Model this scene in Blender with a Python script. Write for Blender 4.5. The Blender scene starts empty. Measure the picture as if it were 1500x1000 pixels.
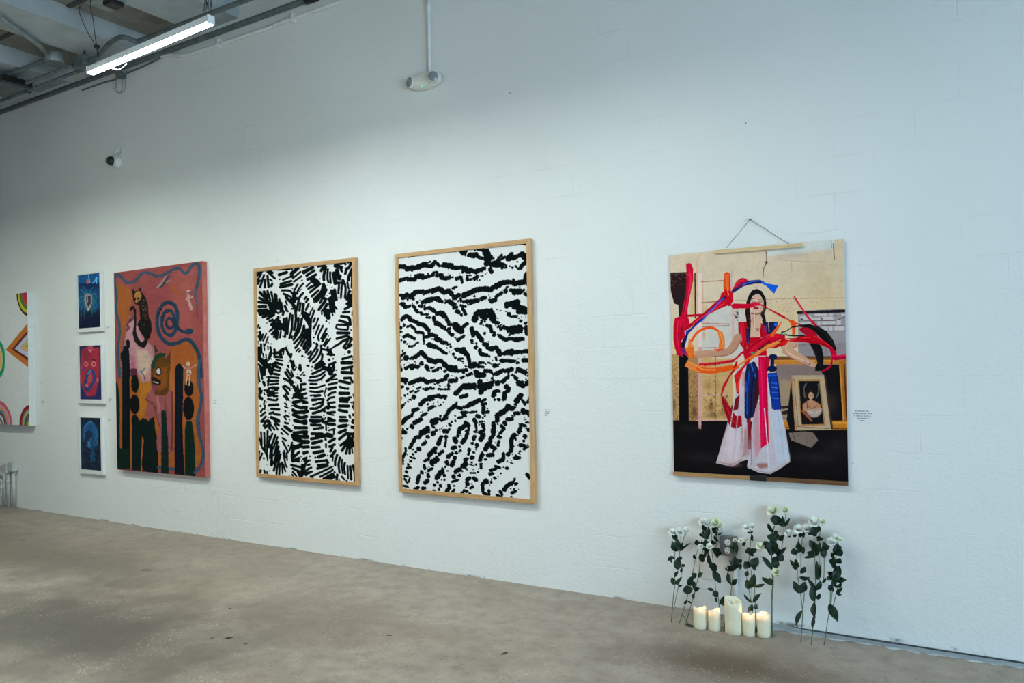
import bpy, bmesh, math, random
import numpy as np
from mathutils import Vector, Matrix
S = bpy.context.scene
COL = S.collection
random.seed(5)
G={'bw1': (-5.547, -4.365, 0.588, 2.387, 0.04, -0.006), 'bw2': (-3.954, -2.757, 0.567, 2.371, 0.04, 0.0), 'painting': (-7.59, -6.213, 0.548, 2.514, 0.04, 0), 'poster': (-1.772, -0.77, 0.817, 2.17, 0.012, 0), 'print_a': (-8.292, -7.878, 1.985, 2.541), 'print_b': (-8.29, -7.88, 1.2435, 1.7995), 'print_c': (-8.295, -7.908, 0.5115, 1.055)}
ART={
'bw1':(141.8,308.82,'''59 -4 49 71 4
34 4 139 71 39
34 18 180 51 135
36 54 233 117 61
38 128 239 134 134
38 188 244 172 76
42 229 230 243 205
25 212 132 244 162
32 173 14 289 127
38 209 9 250 40
38 336 -8 514 6
47 357 77 469 53
21 361 147
30 414 160 516 127
38 530 120 565 123
38 378 218 537 189
47 373 261 545 241
32 394 315 509 329 544 370
34 420 369 525 421
42 455 424 559 535
59 548 78 636 10
30 564 149 678 66
30 577 201 686 135
25 549 18 558 -7
17 693 195 702 192
30 579 330 632 249
30 622 385 649 311 714 244
15 657 354 683 322
17 553 302
59 579 373 577 493
51 542 456 612 453
36 708 384 655 448 619 599 592 675
17 698 451
30 732 471 758 439
30 757 507 775 474
34 653 636 672 526
42 714 546 705 605 695 681
34 752 625 787 551
42 729 88 798 44
38 771 135 793 111
38 779 186 800 180
25 761 286 799 256
34 790 323
41 48 316 130 407 211 501
41 113 313 176 411
34 168 304 212 449
34 228 327 262 487
38 286 367 293 490
34 308 386 311 491
34 352 450 346 537
38 38 400 148 470 220 511
38 27 461 166 489
47 31 533 138 540
38 44 596 155 585
51 44 635 182 631
76 211 510 347 520
85 229 555 355 564
51 219 607 274 593
38 374 496 407 646
34 435 552 470 632
25 445 475 471 537
25 540 602 558 604
34 363 634 382 583
51 567 553 593 597
30 727 0 778 -3
51 726 72 854 26
38 768 127 878 70
42 784 188 898 131
85 860 203 918 251
25 766 288 817 242
38 799 316 926 260
36 815 377 959 271
36 840 438 933 361
47 877 483 974 390 1008 293
42 906 515 1024 361 1008 276
42 938 10 996 7
42 978 81 1029 -6
42 1040 37 1014 160 1017 218
30 1073 74 1063 189 1078 257
30 1105 119 1104 202 1111 269
59 1157 141 1176 275
42 1188 276 1236 280
30 1228 279 1214 426
51 1179 31 1262 69
34 1254 93 1266 119
51 1198 95 1228 222
34 1245 182 1236 231
42 1199 -4 1263 8
30 1303 8 1319 26
30 1351 1 1382 0
38 1397 18 1357 87
38 1334 85 1313 156
42 1412 93 1364 194 1355 250
38 1411 158 1401 360
30 1276 243 1258 381 1249 495
32 1284 252 1314 353 1304 499
25 1339 281 1357 373
38 1369 407 1328 518
21 1404 409 1400 442
76 1391 490 1367 586
38 1302 655 1374 619 1413 597
34 1327 583 1351 585
17 960 196
17 1066 298
17 1126 336
21 1089 416
13 1055 447
17 1217 488
34 1048 363 998 467 955 539
42 1022 486 1038 495
47 1121 386 1145 470
38 1162 373 1188 515
51 1087 499 1152 521
85 1120 502 1126 660
42 1030 520 937 639
42 1054 571 1003 651
25 1167 613 1191 647
25 738 464 763 440
30 754 516 784 476
17 719 573 728 540
30 752 626 792 544
13 812 579
21 837 640 850 607
17 864 516 876 533
51 26 595 182 615
51 53 650 273 629
38 89 697 255 654
42 162 728 263 672
38 198 765 244 746
51 182 658 291 630
30 291 630 336 655
21 363 626 381 627
38 416 638 402 681
13 366 714
21 452 623 487 634
38 331 711 329 790
47 225 819 308 745
85 270 830 360 835
59 297 875 386 880
34 196 914 288 840
42 232 960 296 893
38 263 1005 305 911
42 303 1033 323 929
30 353 1018 368 922
34 352 774 351 878
34 415 742 417 916
19 152 789
38 459 736 448 883 429 1012
32 518 671 484 842 469 970
34 548 699 536 887 499 1032
30 535 1008 534 1034
21 398 1002
38 592 633 599 762 571 915
36 638 747 623 892 570 1009
36 686 758 649 918 560 1060
36 718 862 674 996 568 1112
36 725 982 664 1081 585 1181
36 785 959 742 1025 672 1150
36 784 1044 706 1177
32 783 1120 722 1211
32 782 1188 739 1254
34 781 1272
25 601 1225 637 1192
24 636 1243 662 1218
13 683 1244
34 687 1304
15 729 1318
76 729 693 788 790
21 661 706
25 696 640 703 742
51 738 719 780 721
51 760 932 785 1001
30 -6 852 18 817
32 36 858
25 -7 923
42 39 925 47 1041
30 85 962 70 1024
38 20 986 52 1041
25 88 1055 141 952
25 168 1001 120 1123
24 97 1104 109 1202
10 9 1057 18 1119
21 -18 1020 -11 1145
34 55 1112 58 1236
76 26 1182 15 1306
51 -4 1341
25 166 1089
17 216 1109
21 161 1142 165 1195
25 81 1254 94 1308
21 131 1273 135 1318
34 202 1161 215 1223
51 210 1240 181 1327
38 265 1198 273 1259
51 264 1259 336 1244
51 364 1218 409 1193
34 444 1177 470 1247
25 408 1228 399 1271
42 478 1265 504 1291
38 522 1274 513 1317
51 354 1244 362 1305
38 263 1303 380 1314
25 290 1347 388 1367
21 218 1337
17 153 1353 172 1362
76 52 1351 124 1441
38 4 1413 78 1476
51 126 1353 138 1459
34 198 1416 188 1477
59 244 1425 280 1400
38 307 1400 379 1427
30 261 1452 351 1479
13 462 1143
10 484 1183
38 512 1369 563 1447
34 547 1378 563 1456
21 458 1437 480 1472
30 659 1440 632 1483
17 589 1473
10 477 1394
21 770 1450
25 776 1332
42 718 675 768 695
68 742 728 767 771
51 775 797 808 867
47 808 867 798 1027
47 798 1027 804 1154
34 715 862 731 965
51 765 924 738 1042
42 713 1007 764 1017
25 820 656 802 714
30 870 651 835 750
25 827 750 822 834
30 877 761 856 810
25 927 764 897 846
32 884 862 854 911
17 858 945
27 938 865 882 997
27 992 876 924 1016 931 1083
30 1041 921 965 1059
36 1040 996 981 1093
27 1047 1071 997 1152
25 1092 1064 1013 1170
13 1061 959
15 1068 1026
25 857 1038
25 860 1114
25 711 1151 763 1068
30 710 1202 805 1121
36 744 1246 804 1154
34 769 1281 812 1239
15 730 1318
34 897 1132 905 1158 863 1224 785 1340
32 913 1217 878 1292 793 1383
32 963 1160 954 1260 886 1368 843 1401
32 978 1286 961 1377 876 1443
59 977 1411 893 1477
42 1001 1428
42 992 1470 1058 1488
25 771 1450
25 830 1464
25 979 658 978 708
25 1007 660 1019 736
76 1052 671 1068 755
21 1092 774
21 1118 667 1133 735
17 1154 670 1162 703
25 1042 812
13 1083 840
34 1278 702 1357 699
25 1404 702 1400 751
38 1253 754 1340 772 1364 806
38 1364 806 1371 871
38 1225 814 1308 844 1371 880
30 1188 870 1323 885 1338 927 1322 947 1195 928 1179 894
42 1194 986 1353 997
38 1185 1068 1329 1033
38 1321 1082 1241 1120
34 1241 1128 1160 1174
24 1160 1174 1061 1238
34 1353 1050 1320 1131 1288 1170
30 1384 1068 1359 1140 1335 1172
38 1279 1195 1319 1204 1382 1165
38 1288 1179 1303 1212
21 1381 954
13 1407 820
10 1410 865
21 1403 1093
30 988 1211 1045 1229
25 1058 1180 1045 1212
59 1078 1238 1101 1289
30 1052 1288 1142 1298
38 1072 1367
24 1129 1352
38 1075 1438 1156 1406
34 1132 1439 1139 1489
47 1350 1262
15 1290 1294
36 1261 1359 1380 1324
17 1408 1329 1403 1370
51 1253 1412 1379 1414
34 1260 1490 1402 1467
25 -15 1458 28 1681
34 32 1432 66 1636
25 -6 1476 -9 1681
59 106 1433 95 1566
34 -9 1699
51 59 1486 77 1539
13 160 1522
19 131 1610
59 170 1434 205 1558
51 243 1453 215 1540
38 262 1435 351 1480
32 261 1501 341 1519
38 233 1558 332 1576
34 159 1610 322 1624
38 158 1672 312 1668
30 194 1725 312 1711
34 168 1628 157 1734
42 84 1690 102 1734
34 101 1814 165 1813
34 165 1787 220 1769
51 229 1777 311 1777
25 256 1812 301 1812
42 146 1840 238 1830
30 246 1856 301 1851
59 164 1883 237 1874
30 246 1900 300 1899
34 154 1945 272 1961 299 1943
25 -10 1770 -12 1895
42 27 1788 35 1859
51 -12 1877 34 1930
30 62 1929 61 1956
21 91 1849 100 1875
17 64 1814 54 1858
25 98 1973 84 2026
30 32 2054
25 102 2044 96 2106
17 130 1990
42 171 2038 307 2026
38 207 2094 324 2100
38 178 2165 233 2146
34 251 2172 332 2178
51 205 2226 313 2266
30 36 2143 69 2098
32 39 2205 105 2150
34 47 2285 113 2211
17 151 2122
21 150 2228
21 -13 2251
21 -9 2309
51 140 2281 176 2306
38 430 1542 474 1611 543 1698
34 457 1499 526 1612
38 411 1637 473 1672 525 1724
17 419 1681
25 519 1525 553 1603
34 529 1439 554 1508
21 476 1438 484 1465
34 419 1741 489 1784
38 392 1759 470 1862
25 480 1784 497 1810
17 507 1741
17 524 1784
30 399 1889 451 1949
25 426 1863 477 1957
13 469 1957
25 415 2002 441 2027
15 442 1966
25 414 2054 458 2070
30 422 2123
21 479 2147
30 430 2184 474 2204
30 403 2202 429 2244
17 482 2251
25 411 2288 446 2304
21 571 1509 598 1466
42 650 1441 658 1509
17 676 1476
17 614 1569
17 657 1586 709 1536
24 708 1591
21 586 1689
17 587 1612
38 613 1620 656 1638
34 664 1672
42 551 1749 584 1826
68 594 1783 636 1869
25 612 1732 619 1800
38 664 1723 724 1714
34 663 1732 662 1817
38 701 1800
30 670 1868 739 1850
76 575 1887 661 1903
24 678 1928 747 1918
30 535 1922
15 508 1974
24 525 2038
51 547 1990 660 1962
42 678 1962 746 1986
47 564 2033 650 2065 736 2055
51 537 2103 606 2135 752 2114
51 545 2171 648 2211 734 2191
51 561 2257 647 2271 725 2259
25 753 1443 778 1451
8 776 1659
10 744 1778
17 766 1451
25 826 1465
21 821 1515
42 876 1482 984 1454
36 833 1566 984 1496 1000 1488
51 1000 1480 1041 1505
32 798 1617 916 1596 1008 1538
32 781 1663 882 1663 957 1638 1007 1584
17 965 1663
30 801 1714 889 1714
30 796 1769 889 1769 1005 1730
30 795 1820 871 1832
38 896 1832 971 1818
25 799 1884 854 1874
38 862 1887 937 1878
42 827 1947 878 1942
34 911 1933 970 1932
32 978 1931 969 1973 835 2018
38 800 2074 885 2068 960 2024 969 1982
38 833 2141 951 2100 1026 2047
34 967 2091 1000 2107
38 807 2197 949 2192
34 790 2240 840 2272 940 2251 966 2217
25 1067 1447 1075 1456
34 1124 1448 1139 1514
76 1074 1497 1090 1555
34 1122 1531
42 1039 1672 1088 1639 1154 1581
25 1105 1655 1178 1643
30 1063 1722 1177 1697
41 1062 1788 1160 1763
34 1057 1876 1094 1846 1151 1829
32 1043 1947 1077 1913 1134 1900
32 1051 1988 1141 1974
42 1059 2022 1050 2064
38 1034 2047 1140 2045
38 1041 2130 1139 2115
25 1065 2146 1122 2157
42 1056 2205 1129 2236
21 1025 1772 1004 1847
15 995 1856 1015 1897
10 991 1906
13 1003 1939
21 987 2166
17 1007 2198 999 2224
42 982 2266 1031 2264
25 705 1587 718 1587
34 703 1723 720 1714
34 702 1791 719 1791
30 701 1868 735 1850
25 700 1928 743 1923
47 699 1987 742 1986
51 698 2056 732 2067
38 697 2141 749 2122
38 696 2201 731 2199
38 696 2260 730 2276
10 745 1778
21 1171 1515
30 1252 1499 1386 1476
47 1251 1548 1385 1558
34 1378 1476 1377 1566
38 1282 1631 1361 1627
34 1368 1639 1391 1688
42 1217 1672 1352 1704
34 1216 1754 1296 1778
34 1327 1778
47 1219 1845 1334 1844
59 1230 1927 1325 1926
34 1222 1960 1317 1967
30 1341 1901 1365 1900
47 1213 2026 1332 2024
42 1204 2084 1307 2106
17 1315 2081
34 1211 2183 1290 2180
47 1218 2232 1306 2229
10 1412 1607
8 1382 1766
21 1401 1859 1412 1908
21 1368 1974
21 1396 1965 1403 2006
25 1387 2022 1410 2071
42 1401 2144
30 1346 2154 1350 2187
13 1345 2236
51 1396 2226
30 -11 2317
30 -12 2365
40 44 2289 99 2287
35 76 2350 109 2307
40 97 2381 163 2326
45 164 2284 173 2388
30 194 2418 173 2377
30 248 2405 195 2335
25 301 2403 249 2323
30 249 2281 324 2284
35 270 2311 318 2335
32 418 2300 460 2304
25 396 2342
30 364 2390 457 2467
50 417 2357 500 2414
25 353 2452 379 2471
45 574 2259 725 2293
45 562 2360 734 2358
45 551 2442 734 2413
60 540 2493 743 2493
60 560 2533 661 2557
45 661 2557 752 2572
40 519 2474 539 2534
15 531 2402
15 532 2326
30 373 2527 425 2560
30 372 2574 454 2732
25 460 2635
28 518 2586 475 2710
40 661 2598 558 2644
50 538 2635 515 2789
35 558 2674 650 2638
40 514 2819 618 2721
45 524 2859 617 2812
35 514 2850 616 2857
38 670 2642 761 2637
40 689 2726 740 2713
18 648 2784
18 657 2849
35 698 2846 728 2794
38 503 2922 636 2942
35 523 2971 635 3012
45 604 3015 634 3083
30 522 3022 572 3078
40 666 2909 654 3081
30 654 3081 717 2885 758 2842
40 715 3035 766 3011
12 706 2966
30 757 2902
30 746 2963 766 2951
30 675 3049 716 2985
20 469 3087
25 511 3063 531 3092
25 -14 2490 60 2717
30 36 2457 45 2634
30 28 2635 70 2726
32 85 2465 92 2735
32 140 2431 124 2764
25 124 2764 133 2878
30 171 2512 158 2679
30 215 2469 170 2575
35 262 2492 190 2677
25 191 2636 166 2845
20 81 2726 123 2827
30 294 2521 222 2696
30 298 2588 231 2799
35 308 2659 230 2923
40 201 2676 197 2946
45 198 2884 192 2946
35 317 2731 228 3026
32 338 2771 282 2980 270 3074
28 380 2747 409 2909 430 2958
25 396 2715 411 2817
25 433 2744 436 2856
32 325 2915 312 3081
28 357 2892 365 3056
28 378 2921 408 3021
28 -17 2700
30 4 2752 -8 2836
28 48 2780 2 2888
25 -9 2899 -9 2931
30 74 2851
12 122 2947
30 -10 2983
40 5 3076 22 3043
32 77 3039 87 3080
25 120 3056 130 3086
15 158 3037
30 696 2254 726 2253
40 695 2294 715 2294
40 694 2355 735 2353
60 693 2425 723 2434
55 692 2485 743 2483
60 691 2566 752 2562
42 690 2646 751 2632
40 689 2736 740 2708
25 779 2770
45 796 2251 973 2244
40 805 2310 933 2310
35 844 2368 972 2343
30 962 2333
40 813 2439 961 2432
70 892 2465 990 2460
40 802 2514 911 2494
45 821 2578 950 2536
40 810 2643 919 2627
45 839 2716 967 2683
50 907 2771 986 2736
30 858 2784
40 867 2843 1024 2812
40 1033 2841
40 896 2896 1023 2871
35 885 2941 1032 2890
30 785 3069 983 2963 1080 2906
30 923 3057 1079 2964 1099 2933
55 981 3091 1098 3012
50 1049 3085 1107 3040
50 1117 3039
25 1012 2252 1020 2380
15 1049 2339
40 1051 2241 1137 2238
42 1050 2290 1136 2291
28 1058 2378 1135 2355
70 1038 2448 1086 2455
25 1126 2375 1125 2433
35 1008 2513
28 1012 2577 1012 2626
20 1034 2742
40 1056 2545 1133 2496
38 1065 2613 1132 2579
35 1074 2681 1103 2620
40 1082 2749 1141 2667
18 1111 2757 1101 2816
32 1168 2723 1139 2813 1138 2872
32 1206 2760 1186 2858 1198 2974
25 1234 2787 1228 2884 1241 2980
30 1271 2832 1260 2901 1273 2987
25 1307 2868 1314 3051
35 1344 2875 1356 3056
35 1382 2862 1408 2985 1406 3071
20 1410 2831 1414 2869
18 1109 2893
15 1108 2942
30 1127 2975
35 1165 3006 1154 3075
30 1230 3029 1258 3065
25 1192 3086
25 1295 3081
12 1328 3093
40 1213 2235 1306 2231
50 1202 2318 1296 2299
15 1344 2235
12 1329 2288
12 1361 2297
45 1201 2405 1286 2363
40 1304 2405 1200 2498
38 1332 2413 1312 2501 1218 2584
38 1321 2510 1235 2660
35 1341 2413 1331 2510 1291 2695
35 1345 2509 1338 2692
45 1368 2479 1385 2583
20 1367 2585 1379 2680
40 1405 2458 1369 2412
35 1404 2544 1413 2591
50 1390 2248 1417 2237
45 1379 2320 1416 2323
40 1406 2400
10 1190 2561
12 1408 2625
40 688 2817 718 2805
30 686 2927 738 2843 778 2830
28 747 2903 777 2890
30 685 3028 746 2963 797 2934
28 715 3055 746 3013 806 2993
12 706 2966
15 744 3093
25 814 3091'''),
'bw2':(189.65,355.94,'''15 -18 -11
25 137 -15 170 -1 225 -6 258 -13
65 -21 131 101 143
70 139 174 265 176
30 221 213
75 309 170 428 140
22 439 131 503 107
50 449 163 533 182
60 533 172 576 125
45 597 137 649 183
35 680 186
70 711 179 824 201
40 782 227
55 844 233 945 248
60 975 246 1045 273
40 994 308
25 -29 241
12 -2 292
20 192 278
15 95 195
55 9 345 87 336
25 109 317 153 311
60 153 342 262 352
70 284 313 371 310
50 381 342 499 322
30 468 288
50 541 306 552 296
45 605 281 604 332
30 553 276 605 271
60 656 327 697 371 780 379
20 698 310
15 781 318
35 841 374
30 801 350
50 902 400 963 386
35 972 416 981 467
15 944 329
40 1053 394 1052 434
30 838 541 900 520
35 -28 485 -23 549
40 4 572 60 587
75 70 608 126 581
30 136 655
65 191 618 269 551 377 549
40 235 652
30 398 592
55 420 563 484 547
70 537 552 632 529 704 585
60 724 587 786 572 826 635
60 856 678 928 643
30 886 701
35 957 696 956 736
60 998 669 1048 643
50 374 704 471 670 566 667
45 609 659 680 726
20 722 699
30 732 730
50 773 723 834 757
40 288 708
15 332 675
40 35 701 80 704
20 879 -15 899 -8
25 950 -7
50 980 17 1040 13
40 999 49
20 1039 73
40 1020 1 1039 33
25 1029 67
45 1079 78 1114 62
70 1148 85 1187 80
45 1216 112 1274 138
20 1179 14
45 1218 -6 1305 24
90 1334 66 1371 159
70 1332 145 1390 141
60 1331 233 1351 196
25 1410 124
25 1438 156
30 1485 190 1552 130
60 1408 241 1503 212
70 1436 244 1559 266
40 1551 178 1589 163
40 1559 305
15 1495 152
60 1636 177 1683 134
60 1645 188 1682 182
55 1710 185 1830 141
70 1830 151 1893 224
55 1883 261 1828 293
45 1809 330
18 1764 239
30 1601 270 1610 310
20 1657 295
28 1694 318
18 1736 298 1781 356
28 1750 -7 1806 -15
45 1824 -17 1905 2
15 1517 -15
15 1578 -13
50 1015 280 1035 282
70 1064 305 1104 299
50 1154 314 1213 300
60 1183 327 1301 289
18 1043 363 1113 374
40 1053 404 1062 435
35 1112 429 1142 422
50 1161 424 1201 398
18 1239 450
12 1200 447
15 1240 391
25 1279 395
12 1319 374
15 1348 357
50 1387 307 1406 348
70 1008 650 1109 618 1208 586 1344 587
40 1363 618 1401 621
60 1392 601 1460 548
70 1469 559 1555 517
60 1555 517 1667 518
40 1705 492 1713 560
65 1722 542 1814 540 1869 526
60 1889 423 1870 497
40 1896 547 1896 576
35 1619 586
60 1600 637
40 1665 633
75 1720 657 1794 663
15 1786 600
30 1840 647
20 1890 666
35 1857 696 1893 737
15 1909 596
25 1157 681
55 1047 747 1205 744
55 1264 719 1303 712
30 1327 718
15 1361 677
12 1380 708
12 1360 741
50 1398 768 1456 752
45 1466 705 1543 662
50 1606 817 1764 804
22 -32 706 1 714
55 46 712 101 768
40 123 759 178 753
45 222 756 254 789
15 212 713
45 264 821 296 854
40 339 867 360 889
25 304 704
35 319 762 362 770
25 374 714 362 776
25 406 748 404 820
55 374 704 513 693
45 415 810 458 803
50 490 805 563 861
30 392 897 451 900
30 434 940 498 949
12 473 860
50 540 952 550 993
60 581 1036 704 1114
55 594 894 667 888 728 953
40 625 896 687 950
50 748 994 763 1026
40 767 1067 849 1071
25 828 1100
90 869 1092 949 1166
40 878 1153 968 1197
45 970 1127 1041 1071
40 745 1146 787 1128
45 775 1188 815 1231
45 826 1221
15 856 1263 876 1274
45 906 1305 987 1248
35 597 700 680 726
25 722 739
60 794 734 854 779
45 853 829 894 822
55 893 882 923 894
40 963 937
35 955 796 1025 821
40 996 749
40 985 848 1023 920
25 916 733
45 -30 908 -21 1024
50 -28 1077 17 1079
40 -18 1141 16 1142
55 42 954 98 905 164 930
55 163 961 282 1009
60 303 1031 389 1057
55 400 1068 462 1143
20 442 1080
45 73 1040
35 128 1064 183 1046
40 205 1078 248 1112
45 269 1154 355 1169
30 376 1180 384 1336
45 407 1244 471 1226
50 472 1195 577 1230
15 513 1274
65 576 1271 639 1294
12 -19 1204
10 3 1205
15 -14 1241
22 24 1275
40 79 1298
20 112 1336
15 156 1322
45 70 1219 126 1200 234 1257
30 144 1368 210 1366 287 1311
20 426 1358
65 469 1359 563 1394
55 659 1326 731 1339
25 741 1369 782 1361
35 792 1402
15 740 1415
45 605 1416 657 1448
45 667 1469 708 1490
40 728 1496
20 770 1477
10 811 1458
30 858 1439
40 831 1514
40 861 1555
60 893 1445 984 1448
60 943 1467 1023 1510
15 1014 1419
35 901 1587 971 1578
25 941 1608 971 1618
15 980 1649
25 1010 1689
40 1032 1540
25 44 1433
35 -14 1532 76 1471
45 -14 1553 -15 1606
20 30 1575
75 97 1545
40 163 1558 229 1538
25 206 1569
60 251 1529 328 1479
65 338 1469 412 1543
30 423 1564
65 454 1586 559 1619
60 570 1609 633 1600 715 1673
60 745 1704 858 1706
12 17 1654
15 67 1650
15 118 1619
15 238 1606
18 248 1648
60 341 1635
50 -17 1690
40 83 1703 127 1693
65 182 1694
40 269 1696
60 420 1688
25 494 1710 537 1700
25 589 1712 631 1702
40 1047 742 1205 754
40 1096 776 1165 761
25 1066 794
25 1254 747
40 1379 757 1427 770
25 1015 810
40 1014 890 1023 930
35 1000 1099 1041 1071
50 1605 860 1606 841
65 1615 832 1755 803
80 1717 858 1844 914
60 1771 938 1853 953
15 1595 927
55 1631 968
30 1632 958 1659 1008
35 1696 1001 1742 1004
25 1769 1034
12 1806 1022
40 1796 1074
12 1861 1020
12 1892 1055
35 1898 966
25 1909 1099
30 1850 1115 1869 1097
15 1472 895
18 1520 913
75 1151 1018 1182 940
60 1202 912 1377 903
90 1260 945 1298 987
30 1396 885
80 1386 933 1413 1023
20 1452 996
15 1475 1017
35 1238 1082 1258 1043
25 1297 1051
15 1277 1104
40 1325 1111
50 1431 1063 1488 1086
20 1450 1113
25 1478 1143 1525 1117
40 1515 1175 1553 1147
50 1563 1148 1646 1191
30 1618 1218
45 1373 1128 1391 1207
40 1418 1258 1438 1219
30 1428 1258
28 1480 1251
10 1429 1219
50 1504 1271 1578 1333
50 1597 1324 1672 1317
28 1636 1262
50 1690 1327 1819 1323
40 1718 1348 1754 1349
110 1693 1193 1766 1187
20 1804 1141
70 1876 1192
65 1876 1173 1875 1249
38 1294 1223
15 1350 1343
50 1109 1144 1127 1255
35 1106 1323 1115 1353
60 1167 1207 1253 1319
12 1126 1274
25 1174 1366
50 1163 1420
55 1281 1379 1330 1391
50 1329 1430
65 1377 1452 1453 1435
60 1481 1484 1499 1533
35 1547 1525
50 1221 1466 1230 1516
45 1240 1526 1317 1538
30 1351 1559
30 1442 1571 1450 1610
15 1402 1619
60 1575 1516 1669 1490
50 1612 1517 1668 1529
50 1687 1510 1816 1504
25 1797 1533
55 1843 1501 1916 1498
50 1517 1621 1685 1630
25 1713 1626
20 1750 1603
30 1740 1655 1758 1656
12 1828 1576
55 1823 1624 1914 1626
15 1014 1419
40 1013 1479
15 1022 1530
50 1042 1530 1070 1641
80 1089 1681 1149 1672
30 1168 1702 1266 1709
35 1208 1644 1267 1645
20 1301 1665
25 1335 1646 1364 1652
15 1382 1667 1497 1670
50 1420 1697 1459 1688
25 1010 1689
25 1050 1690
30 1655 1731
25 1757 1737
60 -28 1680 5 1722
40 83 1713 138 1683
60 161 1673 280 1685
40 193 1715
50 410 1678 441 1730
20 462 1751
30 494 1705
15 537 1700
45 525 1752 589 1732
30 647 1713
45 703 1759
40 684 1683
85 766 1715 857 1737
45 887 1757 1028 1749
35 978 1789
70 -32 1880 90 1892
35 78 1934
55 145 1934 222 1914
60 233 1903 352 1873
60 363 1884 426 1926
50 469 1915 544 1895
25 543 1947
50 585 1916 711 1876
45 691 1866 743 1816
40 -23 1997 33 1986
40 110 2018
15 199 1982
25 153 2070 197 2049
30 108 2102
30 263 2018 318 1998
35 284 2049
35 241 2070
30 360 2024
45 403 2029 478 2008
35 520 2019
30 594 2024 729 2029
20 616 1978
12 699 1983
40 751 1958 750 2019
55 772 1907 865 1898
40 875 1868
12 805 1822
15 845 1847
30 936 1863 987 1839
35 64 2123
55 -15 2166
65 206 2143
30 162 2186 140 2186
25 112 2212
20 73 2234
20 -16 2240
40 -7 2314 39 2271
20 -19 2361
60 861 2089 964 1989
60 964 1989 1024 1999
50 931 2139 1022 2119
50 454 2152 602 2121
45 623 2141 706 2131
60 313 2257 390 2184
50 411 2184 496 2173
30 431 2256
20 528 2183
30 279 2320
25 700 2171
22 668 2222
20 580 2223
15 516 2244
30 631 2258
20 594 2274
25 547 2285
45 451 2317 515 2286
30 429 2349
55 192 2353 268 2330
40 168 2437 191 2374
15 311 2382
15 343 2371
40 320 2433 407 2390
60 22 2545 79 2470
50 79 2481 135 2448
55 210 2540 319 2485
60 165 2594 176 2604
30 87 2638
15 110 2616
25 -12 2599
25 21 2640
50 8 2693 64 2691
10 49 2592
25 869 2220 858 2281
60 848 2271 744 2353
50 743 2374 690 2436
50 888 2301 938 2310
45 979 2289 1019 2279
30 618 2427 606 2479
45 638 2488 711 2456
65 490 2512 564 2480
60 500 2543 553 2521
35 510 2594
20 478 2574
45 947 2370 1007 2369
50 966 2410
18 840 2422
40 895 2451 936 2440
30 844 2493
30 792 2515
35 750 2546 771 2566
10 714 2572
60 676 2650 718 2649
35 749 2622
20 630 2611
15 656 2589
15 604 2632
40 551 2644
60 933 2601 1014 2539
45 902 2612 901 2673
40 1002 2639
55 316 2683 424 2607
12 455 2678
60 508 2686
40 1008 1749 1019 1739
45 1037 1819 1097 1800
50 1099 1691 1188 1693
25 1188 1703 1266 1709
40 1420 1697 1468 1693
60 1157 1771 1176 1811
70 1176 1821 1273 1822
50 1294 1764 1362 1765
30 1371 1775 1408 1824
55 1447 1805 1533 1767 1571 1768
50 1608 1768 1664 1750
30 1617 1798
85 984 1989 1124 1979
25 1143 2029
60 1213 1920 1202 1999
60 1220 2069 1260 2029
95 1270 1990 1348 1970
50 1387 1931
30 1388 1873 1407 1902
15 1321 1897
70 1464 1942
50 1530 1923 1607 1855
30 1719 1789 1729 1770
60 1748 1751 1838 1791
20 1847 1829
15 1862 1753
20 1874 1839
45 1910 1821
25 1663 1827 1718 1857
50 1718 1876
70 1753 1943 1808 1972
40 1800 1924
60 1863 1944 1917 1954
18 1850 1891
20 1905 1897
15 1754 1914
60 1403 2117 1423 2068
40 1443 2049 1481 2058
30 1421 2176
45 1478 2175
60 1585 1991 1613 2020
50 1603 2049 1556 2087
55 1555 2126 1545 2165
65 1721 2193 1778 2116
40 1702 2241
35 1804 2192 1831 2239
40 1868 2201 1905 2143
30 1923 2124
60 1059 2258 1199 2187
40 1228 2207 1287 2177
45 979 2289 1029 2279
30 1057 2368 1127 2357
25 1151 2356
40 977 2369 996 2419
45 1246 2256 1286 2236
50 1256 2276 1254 2374
40 1274 2364 1322 2353
25 1273 2413
15 1313 2309
50 1165 2416 1194 2425
55 1125 2476 1144 2515
30 1143 2535 1151 2634
30 1132 2645
25 1243 2443
25 1203 2499 1262 2492
12 1192 2544
50 1241 2542 1260 2601
60 1210 2652
65 1004 2529 1034 2558
30 1034 2578 1032 2638
40 1012 2669
65 1494 2379 1580 2310
70 1599 2281 1655 2299
25 1674 2289 1701 2279
55 1446 2390 1445 2478
55 1396 2518 1394 2655
18 1453 2526
50 1548 2504 1557 2524
45 1510 2554 1538 2582
40 1537 2592 1489 2652
12 1451 2634
50 1596 2455 1652 2444
20 1653 2400
20 1686 2400
45 1691 2366 1746 2365
60 1802 2326 1810 2354
60 1856 2344 1910 2400
15 1818 2421
22 1832 2454
25 1844 2496 1917 2485
45 1741 2633 1771 2546
45 1771 2527 1826 2535
15 1843 2573
40 1870 2591 1915 2599
39 12 2696 73 2694
28 37 2672
31 -2 2784
66 313 2709 421 2648
55 229 2769 289 2755
50 216 2781 129 2923
31 56 2938 67 2984
44 -8 3104 55 3008
33 5 3057 15 3184
22 443 2681
66 501 2702
55 419 2750
22 382 2797
44 334 2868 382 2832
66 273 2939
22 177 2955
33 224 2987
33 176 3024
17 79 3030
31 139 3073 211 3086
44 137 3130
33 100 3184
31 75 3238 136 3228
44 67 3302
31 36 3368 85 3365
22 95 3456 127 3385
33 35 3414 83 3469
33 21 3520 81 3527
11 32 3571 69 3568
33 560 2644
17 606 2648
44 675 2662 721 2661
22 744 2638
55 580 2846 628 2742
50 696 2740
33 682 2875 696 2785
13 607 2929
44 588 3003 647 2955
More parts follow.
